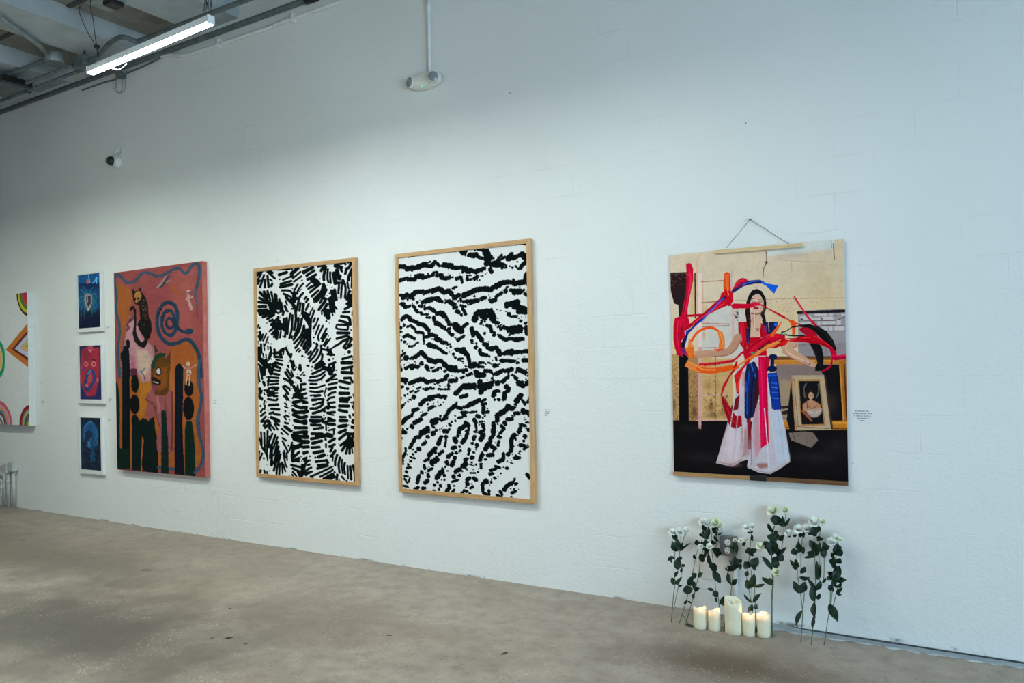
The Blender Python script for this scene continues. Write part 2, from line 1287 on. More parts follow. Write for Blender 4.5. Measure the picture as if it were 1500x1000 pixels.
61 437 3022 532 2915
33 538 2926 537 2983
44 365 3117 424 3080
39 352 3186 363 3231
72 482 3122 552 3084
33 553 3038
33 458 3146 493 3177
39 421 3256 480 3224
13 422 3205
11 404 3217
13 373 3287
55 314 3291
50 265 3352 240 3457
44 408 3319 419 3352
50 359 3448 406 3410
50 202 3563 250 3525
44 322 3531 357 3528
28 309 3566
66 831 2768 842 2801
44 890 2633 877 2722
17 922 2709
55 942 2808 988 2751
44 1022 2672 1011 2695
55 795 2903 829 2890
33 902 2870
44 850 2967
33 895 2942 918 2930
55 725 3029 783 2981
50 701 3109 712 3142
31 677 3183
61 780 3149 803 3103
55 826 3046
22 716 3242
44 1004 3047 981 3092
55 936 3161 992 3125
28 958 3171 1001 3201
66 547 3355 606 3272
44 642 3224 641 3281
44 663 3313
28 662 3380
11 616 3383
33 558 3421
44 510 3470
50 603 3474
17 492 3517
33 579 3533
44 497 3562
11 626 3439
55 834 3245 902 3208
22 935 3233
61 799 3325
44 889 3297
13 855 3333
22 877 3359
33 775 3400 854 3366
44 729 3464 739 3497
50 693 3557 716 3521
33 808 3458
28 807 3514
39 783 3555
39 992 3400 999 3355
44 963 3518 996 3521
50 929 3559
28 986 3455
46 982 2768 1006 2698
40 1007 2640 1018 2674
46 1108 2751 1120 2717
34 1144 2647
52 1212 2645 1245 2632
63 1244 2689 1210 2759
40 1084 2821
52 1152 2835
34 1140 2876
23 1139 2910
40 1042 2903 1029 2984
34 1104 2946
52 1074 3027 1092 3015
52 988 3055 975 3148
29 985 3194
29 1073 3096
17 1044 3127 1101 3140
29 1135 3127
57 1390 2616 1389 2673
52 1366 2718 1343 2764
63 1274 2892 1320 2811
23 1234 2933
52 1228 2974 1193 3055
34 1272 3039
40 1209 3111 1208 3168
17 1168 3182
29 1532 2612 1488 2658
46 1465 2703 1487 2714
46 1464 2782 1452 2827
14 1420 2789
17 1360 2781
52 1364 2854 1408 2874
29 1385 2920
52 1306 2981 1373 2966
46 1736 2627 1757 2615
46 1883 2600 1914 2610
55 1682 2673 1638 2741 1642 2830
23 1681 2695 1702 2739
52 1636 2852 1624 2908
17 1729 2677
57 1824 2690
34 1802 2751
11 1744 2759
11 1685 2806
14 1722 2815
52 1764 2813 1817 2822
34 1805 2866 1858 2831
17 1853 2804
52 1591 2949
40 1526 2947 1525 3002
57 1459 3062 1514 3037
21 1579 3044
14 1606 3004
14 1650 2946
32 1752 2902
23 1741 2935
63 1708 2987
34 1676 2994 1750 2996
17 1621 3069 1653 3073
9 1633 3041
40 1414 3132 1469 3146
40 1347 3193 1413 3166
46 1335 3250 1368 3236
17 1523 3137
46 1572 3150
69 1277 3356
17 1350 3317
40 1400 3302
34 1349 3362
23 1444 3276
21 1489 3228
17 1332 3408
40 1221 3394 1230 3507
46 1241 3529 1296 3558
34 1308 3489 1318 3567
14 1088 3198
25 1053 3252 1122 3248
23 1167 3233
14 1144 3280
52 1098 3324 1131 3344
52 1017 3341 1040 3328
57 1005 3411
23 981 3459
14 1068 3406
34 1049 3470 1084 3450
40 957 3518 991 3527
34 1036 3558
46 1429 3552 1472 3565
40 1473 3487 1495 3530
52 1528 3460 1562 3402
52 1584 3389 1638 3351
29 1660 3327 1676 3293
29 1680 3370 1702 3346
14 1615 3436
29 1668 3437
40 1635 3496 1679 3470
29 1624 3552
11 1722 3439
40 1841 3215 1872 3268
25 1905 3145 1914 3199
29 1893 3255 1924 3242
40 1907 3309
40 1906 3396
34 1910 3451 1920 3472
23 1909 3505'''),
'painting':(130.2,302.22,'''P 152,78,75 -81 -209 1592 27 1540 3122 -148 3298
G 175,98,88 .8 252 288 1080 269
G 140,68,72 .6 216 216 601 376
G 168,90,84 .6 216 360 1055 722
Q 160,94,45 25 29 147 111 175 246 265 292 344 280 510 234 691 166 910 104 1094 85 1582 35 1581 68 1205 73 923 39 638 24 373
Q 162,90,40 18 838 1184 979 1129 1083 1082 1183 1157 1238 1341 1242 1617 615 1608 673 1411 765 1324
P 164,94,40 48 1410 108 1355 1246 1374 1232 1719 1262 1874 1251 2029 1207 2186 1220 2375 1266 2597 1272 2752 1203 2878 1118 2929 329 3006 -2 2997 14 2693 54 2163 42 1749
Q 178,116,36 36 229 1657 543 1532 536 1896 438 2190 362 2229 350 1842
G 182,110,70 .6 108 252 914 1841
G 160,85,60 .6 108 108 809 2822
Q 184,138,142 25 247 692 351 774 441 1019 586 1173 605 1355 562 1517 541 1662 503 1680 410 1679 355 1586 225 1565 197 1304 148 1134 185 911
Q 196,175,152 29 343 1217 494 1205 565 1335 525 1516 430 1606 356 1512
Q 175,105,125 25 237 1268 313 1308 318 1512 241 1529
P 105,58,72 173 836 237 720 305 682 298 743 226 793 200 838
P 110,65,80 176 911 200 838 245 822 238 878 199 912
L 60,84,104 43 64 1600 49 1393 41 1166 77 942 70 772 24 580 38 355 9 125 51 32 123 83 218 178 344 156 440 63 551 71 678 136 804 109 964 53 1082 144 1169 46 1244 30 1268 102 1257 238 1216 389
L 58,82,112 18 89 1563 68 1393 61 1167
T 66,90,118 36 7 1217 372 1205 474 1220 562 1231 702 1229 814
L 34,62,82 54 1262 1617 1247 1341 1186 1180 1083 1082 944 1127 822 1130 716 1035 661 870 672 690 743 562 832 529 919 587 952 696 946 836 913 958 855 1016
L 32,60,80 45 855 1016 780 976 730 874 732 749 777 663 839 647 891 699 909 780
L 28,54,74 43 909 780 897 868 852 909 805 879 788 816 819 765 867 777 932 871 999 954 1085 983
L 14,34,50 11 686 691 751 580 832 547 902 589
L 14,34,50 11 747 804 776 699 830 668
E 34,62,82 61 43 1110 970
P 15,14,17 281 259 331 315 379 298 417 256 438 350 493 424 528 551 536 715 570 791 576 918 547 1025 515 1051 504 1114 457 1176 382 1154 311 1071 281 945 309 808 311 661 301 586 278 580 270 613 240 599 250 548 298 530 343 589 345 774 337 921 369 1030 421 1088 459 1061 460 1020 390 910 356 812 405 742 390 538 343 515 303 475 290 362
Q 168,124,66 7 317 374 360 318 401 319 430 386 414 449 372 472 352 505 323 469
E 20,16,16 16 20 329 435
E 20,16,16 18 20 380 431
S 150,122,66 70 9 402 484 470 436 512 586 527 773 456 736 414 632
S 110,95,70 25 7 370 776 557 790 553 1008 424 927
L 92,80,92 47 697 293 770 237 842 162
L 150,110,112 14 666 293 749 204 831 133
L 70,62,74 14 729 309 802 246 856 217
L 176,92,30 32 893 301 923 366 975 407 1012 463
L 196,154,148 40 1115 430 1116 526 1129 588 1150 651
T 190,150,142 25 7 1129 588 1178 690
E 200,160,152 36 40 1111 421
L 120,72,78 9 1068 399 1094 428
L 120,72,78 9 1171 402 1128 432
L 110,65,70 9 1094 446 1131 449
P 5,19,27 89 1356 81 1247 123 1198 132 1137 181 1126 173 1053 206 1025 240 1067 235 1142 217 1182 227 1268 232 1603 108 1601 108 1357
P 5,19,27 108 1355 229 1359 214 2495 206 2719 195 2999 18 2999 13 2735 83 2704
L 12,34,46 9 157 1375 139 2667
P 10,38,30 -6 1654 38 1730 58 1937 58 2163 50 2352 48 2691 210 2703 210 3007 -2 3016 -9 2316
L 7,26,22 14 18 1749 16 2882
P 92,40,58 234 1489 271 1471 338 1482 349 1602 288 1629 237 1582
E 14,14,17 61 133 305 1709
E 12,12,15 77 148 294 2018
E 14,20,20 58 101 295 2272
P 8,30,27 245 2363 362 2248 399 2485 370 3012 229 3015 241 2568
P 8,27,26 361 2266 428 2218 508 2261 531 2191 559 2165 590 2204 604 2403 638 2546 640 3024 404 3018 384 2909 426 2557 359 2377
L 12,30,32 11 553 2187 559 2659 571 3003
L 58,82,104 43 637 2940 877 2944
P 152,86,86 462 1933 500 1842 576 1765 828 1778 870 1894 877 2196 866 2604 864 2702 797 2716 782 2538 785 2198 700 2111 690 2687 667 2733 623 2691 616 2547 659 2400 674 2364 608 2185 493 2243 447 2190 468 2080 497 2024
L 108,54,60 25 855 1823 857 2285 833 2686
L 174,112,106 36 642 1914 670 2112
L 108,56,62 16 471 1933 535 1987 589 2014 623 2185 678 2363
L 112,60,64 16 754 1931 775 2234
P 92,60,20 551 1605 554 1424 602 1343 675 1319 800 1341 840 1289 845 1414 824 1591 813 1805 764 1880 610 1870 567 1760
Q 138,80,26 18 599 1479 798 1466 784 1752 666 1823 588 1606
P 26,64,40 562 1496 568 1388 621 1281 694 1257 775 1269 765 1322 675 1337 619 1407 617 1480
P 28,54,38 602 1117 676 1247 621 1259
P 92,46,46 793 1323 848 1218 837 1467
S 70,42,16 60 9 617 1498 815 1484 801 1805 611 1841
E 30,16,14 45 65 666 1528
E 206,202,196 27 47 666 1528
P 24,15,20 549 1614 597 1606 708 1676 686 1726 599 1718 555 1678
L 186,176,166 16 586 1678 657 1701
P 122,62,78 567 1718 653 1726 641 1791 593 1838 561 1769
L 80,118,140 16 403 1539 466 1467
L 80,118,140 16 394 1511 422 1552
L 150,118,46 18 431 1567 453 1595
L 40,34,24 14 452 1613 463 1659
P 10,38,33 697 2120 729 2089 761 2118 775 2324 789 2537 789 3030 677 3026 689 2543
P 7,18,30 903 1504 932 1434 974 1418 1025 1486 1015 1840 997 2280 1001 2631 1018 3025 873 3016 882 2461 899 1929
L 14,30,44 9 956 1470 932 2989
E 12,14,18 65 112 1096 1774
E 10,13,17 77 166 1086 2064
P 10,40,31 1045 2243 1127 2240 1153 2413 1166 2621 1167 3034 1018 3027 1026 2384
L 7,28,24 14 1087 2277 1084 2975
E 198,176,146 31 36 1087 1435
E 200,176,146 36 50 1098 1552
L 186,130,120 23 1016 1463 1096 1500 1211 1445
L 200,172,140 14 1077 1595 1058 1726
L 200,172,140 14 1111 1605 1099 1732
E 60,40,30 14 9 1095 1569
E 60,40,30 11 9 1083 1459
L 58,82,104 43 1249 1391 1226 1546 1233 1719 1264 1874 1251 2029 1209 2186 1215 2376 1262 2580 1275 2734 1220 2894 1160 2960
L 48,72,102 13 1253 1546 1253 1736 1277 1891 1232 2185 1247 2443 1289 2682
L 176,140,140 16 666 302 730 247 786 164 839 138
L 60,48,56 13 711 302 748 270 775 234
L 60,48,56 13 785 221 817 176 831 133
L 180,150,150 13 802 237 856 217
L 120,78,80 9 1077 426 1170 433
E 40,26,26 9 9 1100 415
E 40,26,26 9 9 1129 418
L 206,170,164 14 1093 498 1076 522
L 206,170,164 14 1135 502 1164 488'''),
'poster':(255.83,341.48,'''P 204,194,172 -97 -287 2716 -4 2655 3588 -175 3791
G 208,192,158 .8 525 378 2227 895
G 196,186,160 .6 420 252 2137 424
Q 200,212,212 21 1478 55 2434 -12 2451 119 2044 142 1744 146 1518 147
G 206,184,140 .7 336 420 1686 1092
G 196,176,140 .5 231 546 2230 714
L 178,158,128 11 1020 753 1192 769 1445 772 1854 782 2571 815
S 150,140,120 40 13 1445 747 1934 776 1930 981 1483 958
G 172,166,156 .5 252 84 1865 157
L 180,164,140 8 1661 201 1903 252 2295 295
L 178,160,134 8 1843 257 1844 401
P 206,190,164 2444 -11 2604 -15 2599 282 2452 269 2432 127
S 150,125,100 50 11 1445 747 2571 815 2570 894 1444 830
S 190,170,140 120 17 40 38 2526 176 2515 812 1321 655 36 216
L 128,100,90 13 1483 60 1488 227 1442 328 1434 443
E 96,58,60 19 23 1486 231
L 128,100,82 15 2420 56 2429 267
L 150,160,160 13 2392 13 2398 104
T 214,180,150 29 21 503 2 446 96 424 291 421 466
P 60,44,42 -12 268 264 278 263 322 -13 312
P 36,17,19 -13 301 272 314 273 763 225 761 97 753 6 570 -16 479
P 34,20,24 6 570 277 544 269 984 128 966 120 777 50 751
S 120,90,90 25 15 -1 291 256 311 252 520 -5 502
P 206,178,140 328 327 451 315 439 992 315 986
L 50,36,32 23 401 311 393 989
P 216,202,202 447 314 506 319 487 1583 428 1582
L 200,168,130 17 517 429 517 952
Q 192,194,190 17 666 916 976 804 1125 918 1149 1365 1091 1596 487 1583 495 1125
L 198,178,170 42 963 322 974 932 972 1594
L 170,124,108 17 499 445 851 453
L 160,110,86 17 493 765 758 757
L 176,130,116 15 505 1078 927 1105
L 160,110,96 15 504 1126 916 1130
L 176,140,110 13 498 1452 723 1448
G 190,150,90 .8 29 84 524 1257
G 196,160,104 .6 42 126 554 867
S 70,50,50 20 25 996 911 1061 915 1069 1043 1004 1040
P 150,148,152 1921 960 2569 966 2586 1629 1909 1614
L 28,24,28 42 1920 988 2568 998
P 188,188,190 2146 1016 2321 1022 2325 1051 2154 1045
P 182,182,186 2339 1021 2389 1016 2398 1048 2348 1055
P 190,190,192 2502 1039 2556 1036 2555 1065 2511 1065
P 186,186,190 1939 1044 2089 1032 2107 1077 2219 1072 2227 1106 1975 1100
P 190,190,194 2247 1064 2384 1066 2410 1105 2255 1108
P 184,184,188 2181 1119 2223 1121 2226 1178 2189 1182
P 192,192,194 2246 1126 2419 1130 2423 1168 2249 1170
P 188,188,190 2446 1121 2501 1114 2495 1190 2436 1183
P 186,186,188 2226 1198 2327 1200 2324 1254 2271 1252
P 190,190,192 2336 1195 2386 1195 2385 1262 2340 1262
P 188,188,190 2409 1201 2544 1202 2543 1263 2412 1263
P 184,184,188 1937 1127 2088 1124 2087 1158 1955 1157
L 40,34,42 7 1928 1107 2218 1116 2419 1120 2555 1079
L 44,38,46 7 2180 1186 2553 1194
L 44,38,46 8 2289 1265 2552 1273
L 40,34,42 12 2233 1078 2255 1098
L 40,34,42 12 2421 1049 2438 1069
L 40,34,42 16 1966 1080 1985 1090
P 146,144,148 2307 1273 2565 1278 2562 1448 2396 1448 2343 1317
P 138,134,140 1922 1453 2562 1458 2560 1609 1966 1624 1919 1594
L 90,82,90 7 1912 1448 2157 1450 2558 1450
L 84,74,82 7 2286 1459 2283 1603
L 100,92,98 6 1924 1448 1921 1584
P 208,196,166 -10 1421 430 1434 428 1587 -13 1577
P 172,142,100 -17 1533 119 1536 104 2578 -27 2559
S 80,54,40 90 17 -20 1666 117 1669 100 2556 -23 2559
S 216,190,150 40 15 -17 1533 119 1536 101 2512 -31 2514
P 6,8,14 117 1536 272 1562 262 2597 97 2601
P 160,126,84 267 1561 428 1565 409 2550 262 2575
S 74,48,32 110 17 267 1826 423 1828 410 2528 263 2531
P 188,160,112 474 1523 963 1535 944 2561 459 2560
Q 200,190,180 21 655 1505 1006 1514 1005 1621 653 1614
G 118,80,48 .9 76 105 617 2351
G 126,86,50 .7 84 63 793 2435
G 150,110,60 .7 63 84 578 2025
S 96,66,40 60 15 490 1894 869 1897 901 2497 479 2505
L 110,76,56 8 481 1881 913 1880
L 204,160,156 17 467 2169 886 2159
L 204,160,156 19 460 2549 944 2535
G 92,62,38 .8 55 126 818 2284
G 96,66,42 .7 126 46 637 2480
G 84,56,36 .8 46 147 19 2335
G 70,46,30 .8 55 126 343 2420
G 170,130,84 .6 63 84 712 2025
S 70,46,28 26 29 508 2156 864 2155 880 2498 501 2505
L 120,86,60 11 698 1593 680 2545
P 196,156,152 430 1434 485 1435 462 2680 407 2681
P 13,12,15 -32 2559 409 2563 857 2550 1701 2566 2671 2624 2658 3415 -74 3521
P 196,156,152 410 2506 460 2505 452 2685 412 2681
G 30,27,30 .7 336 105 467 3117
G 32,29,32 .8 357 105 2131 3043
G 36,32,35 .6 210 126 2423 2870
G 28,25,28 .7 252 63 292 2684
P 128,112,110 1593 1720 2574 1729 2561 2507 1579 2527
G 150,138,124 .8 126 189 1709 2090
P 150,134,110 1651 1956 1813 1957 1804 2481 1662 2484
P 45,28,30 1654 2328 1786 2313 1796 2348 1664 2370
P 45,28,30 1663 2401 1789 2368 1744 2441 1673 2446
P 112,70,46 1558 1603 2567 1618 2566 1673 1557 1662
P 184,122,54 1558 1653 2566 1669 2565 1733 1556 1720
L 214,150,70 13 1574 1670 2556 1681
P 15,14,18 2153 1746 2471 1735 2508 2518 2343 2532 2267 1889
G 52,44,44 .7 126 168 2319 2271
P 158,102,46 2462 1679 2575 1673 2568 2646 2506 2628
L 196,134,64 17 2476 1731 2509 2508
L 70,40,26 17 2533 1732 2555 2627
P 182,122,48 1640 2530 2570 2519 2568 2646 1679 2653
L 208,152,70 21 2352 2552 2542 2547
L 90,56,34 17 1700 2632 2559 2631
P 18,14,18 1755 2358 1814 1905 1871 2644 1776 2667 1732 2524
P 172,158,132 1804 1880 2260 1885 2343 2648 1849 2669
P 60,40,34 2260 1885 2286 1909 2370 2631 2343 2648
L 176,116,62 17 1814 1895 1865 2655
L 120,84,54 8 1846 1926 1894 2613
P 164,122,76 1897 1943 2205 1941 2271 2594 1934 2606
P 14,16,22 1915 1963 2192 1965 2248 2570 1944 2581
L 92,88,76 15 2016 1999 1983 2070 1992 2192
L 70,84,84 17 2178 2009 2186 2110 2149 2202
E 26,17,17 76 71 2088 2135
E 178,142,116 36 50 2078 2172
L 50,30,26 8 2056 2163 2103 2163
Q 176,132,102 11 1963 2299 2027 2245 2079 2224 2129 2248 2202 2296 2220 2393 1965 2397
Q 168,154,148 11 2005 2380 2104 2364 2225 2349 2210 2423 2160 2471 2092 2480 2028 2436
L 150,82,56 34 1965 2397 2016 2453 2073 2517
P 116,104,98 1759 2709 1980 2682 2098 2695 2166 2798 2067 2911 1897 2848 1788 2811
L 60,52,52 8 1810 2707 1848 2819
S 90,80,76 60 13 1779 2719 2078 2700 2135 2799 2055 2883
P 188,180,190 1002 1770 1174 1751 1181 2535 1192 3106 1063 3150 932 3235 679 3194 856 2606 994 2197
P 184,184,198 1302 1732 1468 1798 1628 2318 1710 2648 1772 3121 1632 3227 1482 3314 1316 3302 1147 3235 1197 2830 1270 2322
Q 198,192,204 21 853 2756 1013 2367 1070 2750 998 3136 846 3143
Q 168,138,146 29 1072 2664 1179 2662 1183 3043 1064 3090
Q 176,192,212 29 1482 2403 1643 2401 1708 2731 1763 3080 1588 3181 1555 2735
Q 184,140,152 21 1271 2280 1338 2279 1353 2951 1277 3123 1240 2829
Q 198,196,208 21 1446 1860 1502 2195 1561 2382 1499 2382 1462 2111
L 150,138,144 21 691 3172 845 3197 932 3207 1063 3122
L 160,148,154 17 1158 3217 1316 3273 1483 3289 1629 3200 1762 3125
Q 150,112,108 17 1276 3176 1444 3157 1463 3219 1338 3246
P 200,192,198 1137 1589 1338 1585 1490 1597 1500 1830 1333 1909 1087 1907 1081 1825 1099 1707
Q 184,150,160 5 1097 1825 1152 1826 1139 2035 1094 2035
P 184,24,44 1140 1508 1465 1516 1464 1588 1338 1594 1266 1612 1138 1608
P 190,34,44 1140 1598 1229 1615 1210 1691 1145 1735 1134 1707
L 120,30,42 63 1182 2471 1188 2746 1185 2937
L 150,130,150 11 785 2844 947 2368
P 20,32,74 1171 1713 1282 1665 1347 1796 1301 2027 1254 2491 1164 2524 1122 2493 1133 1899
L 40,90,190 21 1234 1710 1299 1901
L 32,78,180 25 1149 1974 1150 2111
L 24,50,120 25 1164 2281 1173 2408
P 52,18,28 1299 1880 1351 1775 1376 2048 1295 2364 1246 2491 1274 2111
P 206,14,74 1342 1603 1461 1605 1468 2007 1474 2863 1353 2951 1343 2027
P 172,28,50 1447 1588 1513 1611 1493 1798 1450 1860
P 18,52,146 1467 1844 1602 1837 1633 2007 1660 2370 1551 2386 1503 2174
L 42,96,205 17 1498 1986 1609 1999
L 42,96,205 17 1516 2128 1631 2132
L 38,86,190 17 1487 1881 1590 1882
E 12,24,66 63 42 1554 1612
E 10,22,60 71 46 1539 1782
L 12,24,66 55 1546 1611 1539 1778
P 200,170,150 1242 927 1399 944 1394 1106 1372 1222 1363 1329 1231 1325 1220 1125
L 178,142,122 18 1267 1019 1292 1183
Q 156,118,110 5 1310 1183 1364 1186 1358 1230 1318 1229
P 178,20,38 1051 1082 1175 1085 1196 1179 1230 1316 1379 1314 1370 1222 1390 1117 1464 1109 1474 1271 1540 1282 1733 1324 1731 1439 1572 1488 1376 1474 1148 1586 1115 1467 1073 1411 1053 1209
Q 196,30,50 7 1065 1091 1157 1095 1190 1260 1133 1394 1078 1374
P 18,26,66 1155 1177 1237 1180 1220 1361 1187 1432 1170 1359
P 16,28,78 1455 1100 1632 1103 1622 1169 1540 1278 1469 1279
Q 40,96,200 5 1579 1123 1619 1116 1615 1169 1578 1168
L 190,160,140 9 1495 1110 1504 1236
P 18,15,18 1161 968 1158 932 1182 788 1219 691 1275 620 1338 610 1409 647 1461 742 1474 832 1467 912 1441 982 1464 1073 1419 1091 1385 980 1422 910 1433 794 1390 701 1337 680 1273 712 1237 791 1231 927 1244 1081 1237 1180 1183 1169 1174 1051
P 16,14,18 1201 1161 1238 1144 1233 1234 1204 1252
P 22,18,26 1402 1070 1464 1073 1462 1172 1427 1152
E 206,174,154 97 135 1334 828
G 190,150,130 .7 36 54 1405 891
P 18,15,18 1235 791 1273 712 1337 680 1390 701 1425 784 1427 668 1338 626 1247 656 1208 781
L 58,36,38 11 1258 791 1280 799 1309 796
L 58,36,38 11 1357 798 1384 805 1408 798
L 70,46,42 7 1258 755 1290 749 1319 762
L 70,46,42 7 1360 768 1389 764 1414 775
L 176,130,112 11 1353 780 1358 816
E 146,36,58 40 20 1324 891
L 112,78,68 14 1246 962 1322 981 1396 962
S 140,30,50 12 13 1203 1034 1240 1036 1237 1180 1201 1179
T 178,138,116 130 84 1049 1319 982 1423 876 1517 699 1534
T 178,138,116 92 55 699 1534 519 1562 394 1570
L 150,112,94 21 1074 1362 1007 1488 875 1570 653 1587
P 184,146,122 361 1498 497 1490 655 1484 699 1524 542 1546 496 1567 383 1553
P 190,152,128 1750 1413 1904 1397 1915 1438 1912 1496 1836 1485 1901 1545 1976 1595 2088 1675 2152 1720 2162 1764 2105 1768 2002 1722 1871 1661 1718 1580 1681 1530 1701 1471
L 172,134,112 10 1690 1549 1871 1659 1993 1717
L 112,30,50 9 1998 1693 2031 1684 2068 1728
L 112,30,50 7 2012 1722 2050 1694
P 192,14,52 262 157 308 145 345 157 375 243 372 396 307 677 246 971 158 983 249 586 263 344
L 214,50,96 17 277 323 336 350 309 590
P 184,20,50 57 978 163 948 283 984 304 1095 214 1180 231 1269 160 1332 179 1576 81 1552 29 1328 33 1106
Q 206,22,66 13 127 977 232 982 206 1135 137 1110
L 176,18,42 38 209 954 348 952 485 950
P 190,26,46 205 1190 243 1115 531 913 780 715 808 633 936 587 983 654 977 765 888 831 711 896 507 999 303 1144
P 224,76,34 858 342 898 328 945 353 950 588 977 761 932 822 867 797 837 538
Q 236,100,50 17 879 369 936 373 926 587 872 540
P 188,24,42 849 582 979 633 988 762 932 844 867 819
P 190,22,50 969 600 1047 467 1117 430 1181 447 1243 506 1154 528 1067 558 979 665
P 18,32,104 958 614 1111 518 1240 477 1387 479 1454 517 1411 535 1302 532 1153 555 990 646
P 22,92,214 1398 496 1491 541 1651 581 1587 697 1490 593 1412 527
P 24,60,170 869 686 873 712 712 814 552 997 414 1100 278 1226 200 1466 151 1576 150 1399 227 1268 240 1181 298 1157 507 999 713 789
P 14,18,52 150 1376 215 1268 262 1226 213 1400 226 1555 175 1554
P 14,18,52 807 708 874 680 877 721 806 762
L 230,84,36 38 322 1349 400 1231 526 1161 661 1154 749 1205
P 242,122,62 732 1183 815 1225 848 1355 842 1451 810 1493 744 1470 764 1352
P 214,70,44 667 1468 832 1479 744 1513
P 244,132,72 286 1293 322 1349 357 1427 364 1580 249 1578 261 1424
P 190,24,40 37 1423 177 1438 292 1496 359 1607 290 1584 198 1538 82 1491
P 22,46,150 149 1448 200 1449 234 1517 210 1538
P 240,112,52 212 1439 350 1432 377 1586 290 1606 245 1517
P 244,132,72 255 1632 402 1707 650 1744 649 1819 468 1839 355 1794 206 1726
L 236,90,42 67 424 1762 604 1797 805 1772 1024 1745
T 240,120,62 25 38 1002 1749 1176 1646 1347 1534
T 236,104,48 38 63 1176 1667 1347 1544 1495 1443
L 182,24,46 32 448 1701 718 1684 961 1650 1092 1550 1222 1467
P 172,26,38 954 1791 1004 1674 1039 1654 1001 1792 912 1897 826 2069 789 2166 764 2176 800 2026
P 148,24,36 771 2166 819 2198 926 2373 989 2474 1075 2469 1085 2622 985 2671 899 2630 840 2477 785 2284
P 196,38,42 974 1877 1132 1713 1202 1625 1218 1668 1109 1793 1059 1963 1049 2154 1008 2137 997 2005
P 108,24,36 908 2373 998 2208 1055 2154 1045 2367 958 2407
P 186,22,44 1114 1538 1264 1479 1198 1604 1144 1645
S 70,110,82 30 21 1138 1412 1350 1397 1347 1544 1178 1561
P 192,18,50 939 820 996 803 1207 821 1335 801 1399 837 1468 881 1738 1033 1737 1073 1467 901 1379 846 1297 871 1206 887 976 883
Q 214,26,70 5 1225 827 1334 806 1388 841 1297 862
P 188,18,50 1129 1585 1144 1549 1196 1451 1343 1347 1505 1279 1611 1274 1733 1296 1731 1413 1627 1383 1520 1406 1376 1474 1267 1543 1230 1587
L 214,90,140 7 1379 1335 1451 1315 1540 1280
L 18,16,42 25 1340 1509 1431 1439 1508 1384
T 230,92,38 56 9 1544 1300 1603 1222 1648 1162 1689 1106
P 244,132,72 1284 1589 1340 1518 1520 1420 1671 1360 1661 1402 1572 1463 1412 1512 1348 1572
E 84,126,92 34 16 1267 1548
T 194,16,50 18 34 1872 753 1951 894 2070 1075 2175 1196
T 186,20,46 16 18 1680 1012 1766 1070 1861 1124 1965 1167
P 232,82,40 1775 1081 1852 1089 1899 1135 1879 1203 1872 1300 1834 1299 1831 1201 1813 1141
P 170,24,44 1917 1214 2002 1193 2086 1201 2160 1282 2195 1355 2084 1366 2037 1325 1972 1275
P 186,22,36 1674 1352 1780 1375 1924 1331 2057 1307 2141 1310 2214 1361 2341 1441 2430 1530 2431 1596 2340 1513 2212 1452 2110 1436 1998 1413 1780 1395 1672 1480
Q 204,40,34 6 1673 1382 1770 1394 1740 1443 1672 1470
P 12,12,15 1676 1249 1753 1237 1831 1179 1927 1166 2069 1154 2198 1196 2307 1268 2388 1386 2433 1511 2428 1553 2341 1460 2214 1356 2141 1262 2068 1212 1926 1190 1831 1199 1763 1247 1675 1275
P 12,12,15 2064 1423 2100 1492 2154 1628 2180 1735 2167 1802 2245 1803 2261 1631 2241 1506 2217 1452
T 14,28,22 18 22 1675 1283 1829 1313 2000 1319
E 110,170,130 44 9 1724 1283
P 186,16,60 2331 1498 2430 1554 2440 1606 2560 1598 2559 1656 2419 1682 2374 1664 2357 1585
L 166,20,50 22 2374 1662 2359 1738 2289 1804
L 166,20,50 24 2364 1700 2335 1776 2243 1822
P 11,12,17 2139 1821 2142 1763 2185 1697 2256 1698 2246 1755 2206 1824
L 199,193,203 15 996 2112 898 2669 779 3168
L 173,165,178 11 1059 2175 984 2752 933 3182
L 196,189,199 13 1116 2578 1088 2962 1042 3112
L 166,156,170 11 1159 2578 1150 3086
L 194,196,210 15 1499 2403 1553 2819 1608 3191
L 168,172,190 11 1602 2381 1657 2774 1691 3124
L 196,202,218 13 1416 2362 1449 2843 1463 3261
L 168,158,172 11 1290 2364 1261 2828 1232 3231
L 146,128,140 13 1218 2830 1207 3211
G 150,120,130 .6 63 126 1174 2916
G 190,170,176 .5 105 63 890 3141
G 120,100,106 .6 126 34 932 3207
L 176,150,152 11 691 3176 889 3197 943 3207 1063 3133
L 190,176,182 11 1165 3213 1327 3268 1483 3285 1633 3202 1762 3121
G 150,116,112 .6 71 29 1359 3199
L 228,40,96 17 1377 1650 1392 2321 1375 2888
L 170,8,56 15 1449 1672 1450 2320 1462 2822
L 24,70,176 19 1205 1815 1172 2111 1161 2450
L 10,14,44 19 1279 1816 1226 2175 1220 2492
L 14,24,70 17 1325 1817 1288 2027
L 14,34,104 17 1507 1923 1530 2361
L 60,116,220 13 1526 2049 1604 2059
L 60,116,220 13 1533 2205 1638 2215
L 12,30,96 17 1611 1903 1648 2360
L 190,40,52 13 860 2369 944 2539 1029 2623
L 108,16,28 13 796 2241 880 2476 986 2641
L 216,70,56 15 1087 1856 1041 1984 1028 2112
L 250,150,90 17 289 1661 492 1774 694 1787
L 214,84,36 17 423 1817 649 1835 870 1801 1024 1760
L 210,40,60 11 471 1693 718 1675 961 1641
L 140,14,34 11 516 1720 740 1702 982 1667
L 60,46,40 8 2010 2111 2025 2355
L 200,160,130 13 2067 2212 2082 2257
L 120,84,64 11 2026 2304 2084 2354 2163 2313
L 196,180,170 11 2044 2395 2122 2415 2201 2383
L 196,156,92 8 1893 1957 2193 1953
L 90,62,40 8 1872 2613 2322 2633
S 46,42,44 24 11 11 2781 678 2675 666 3324 23 3359
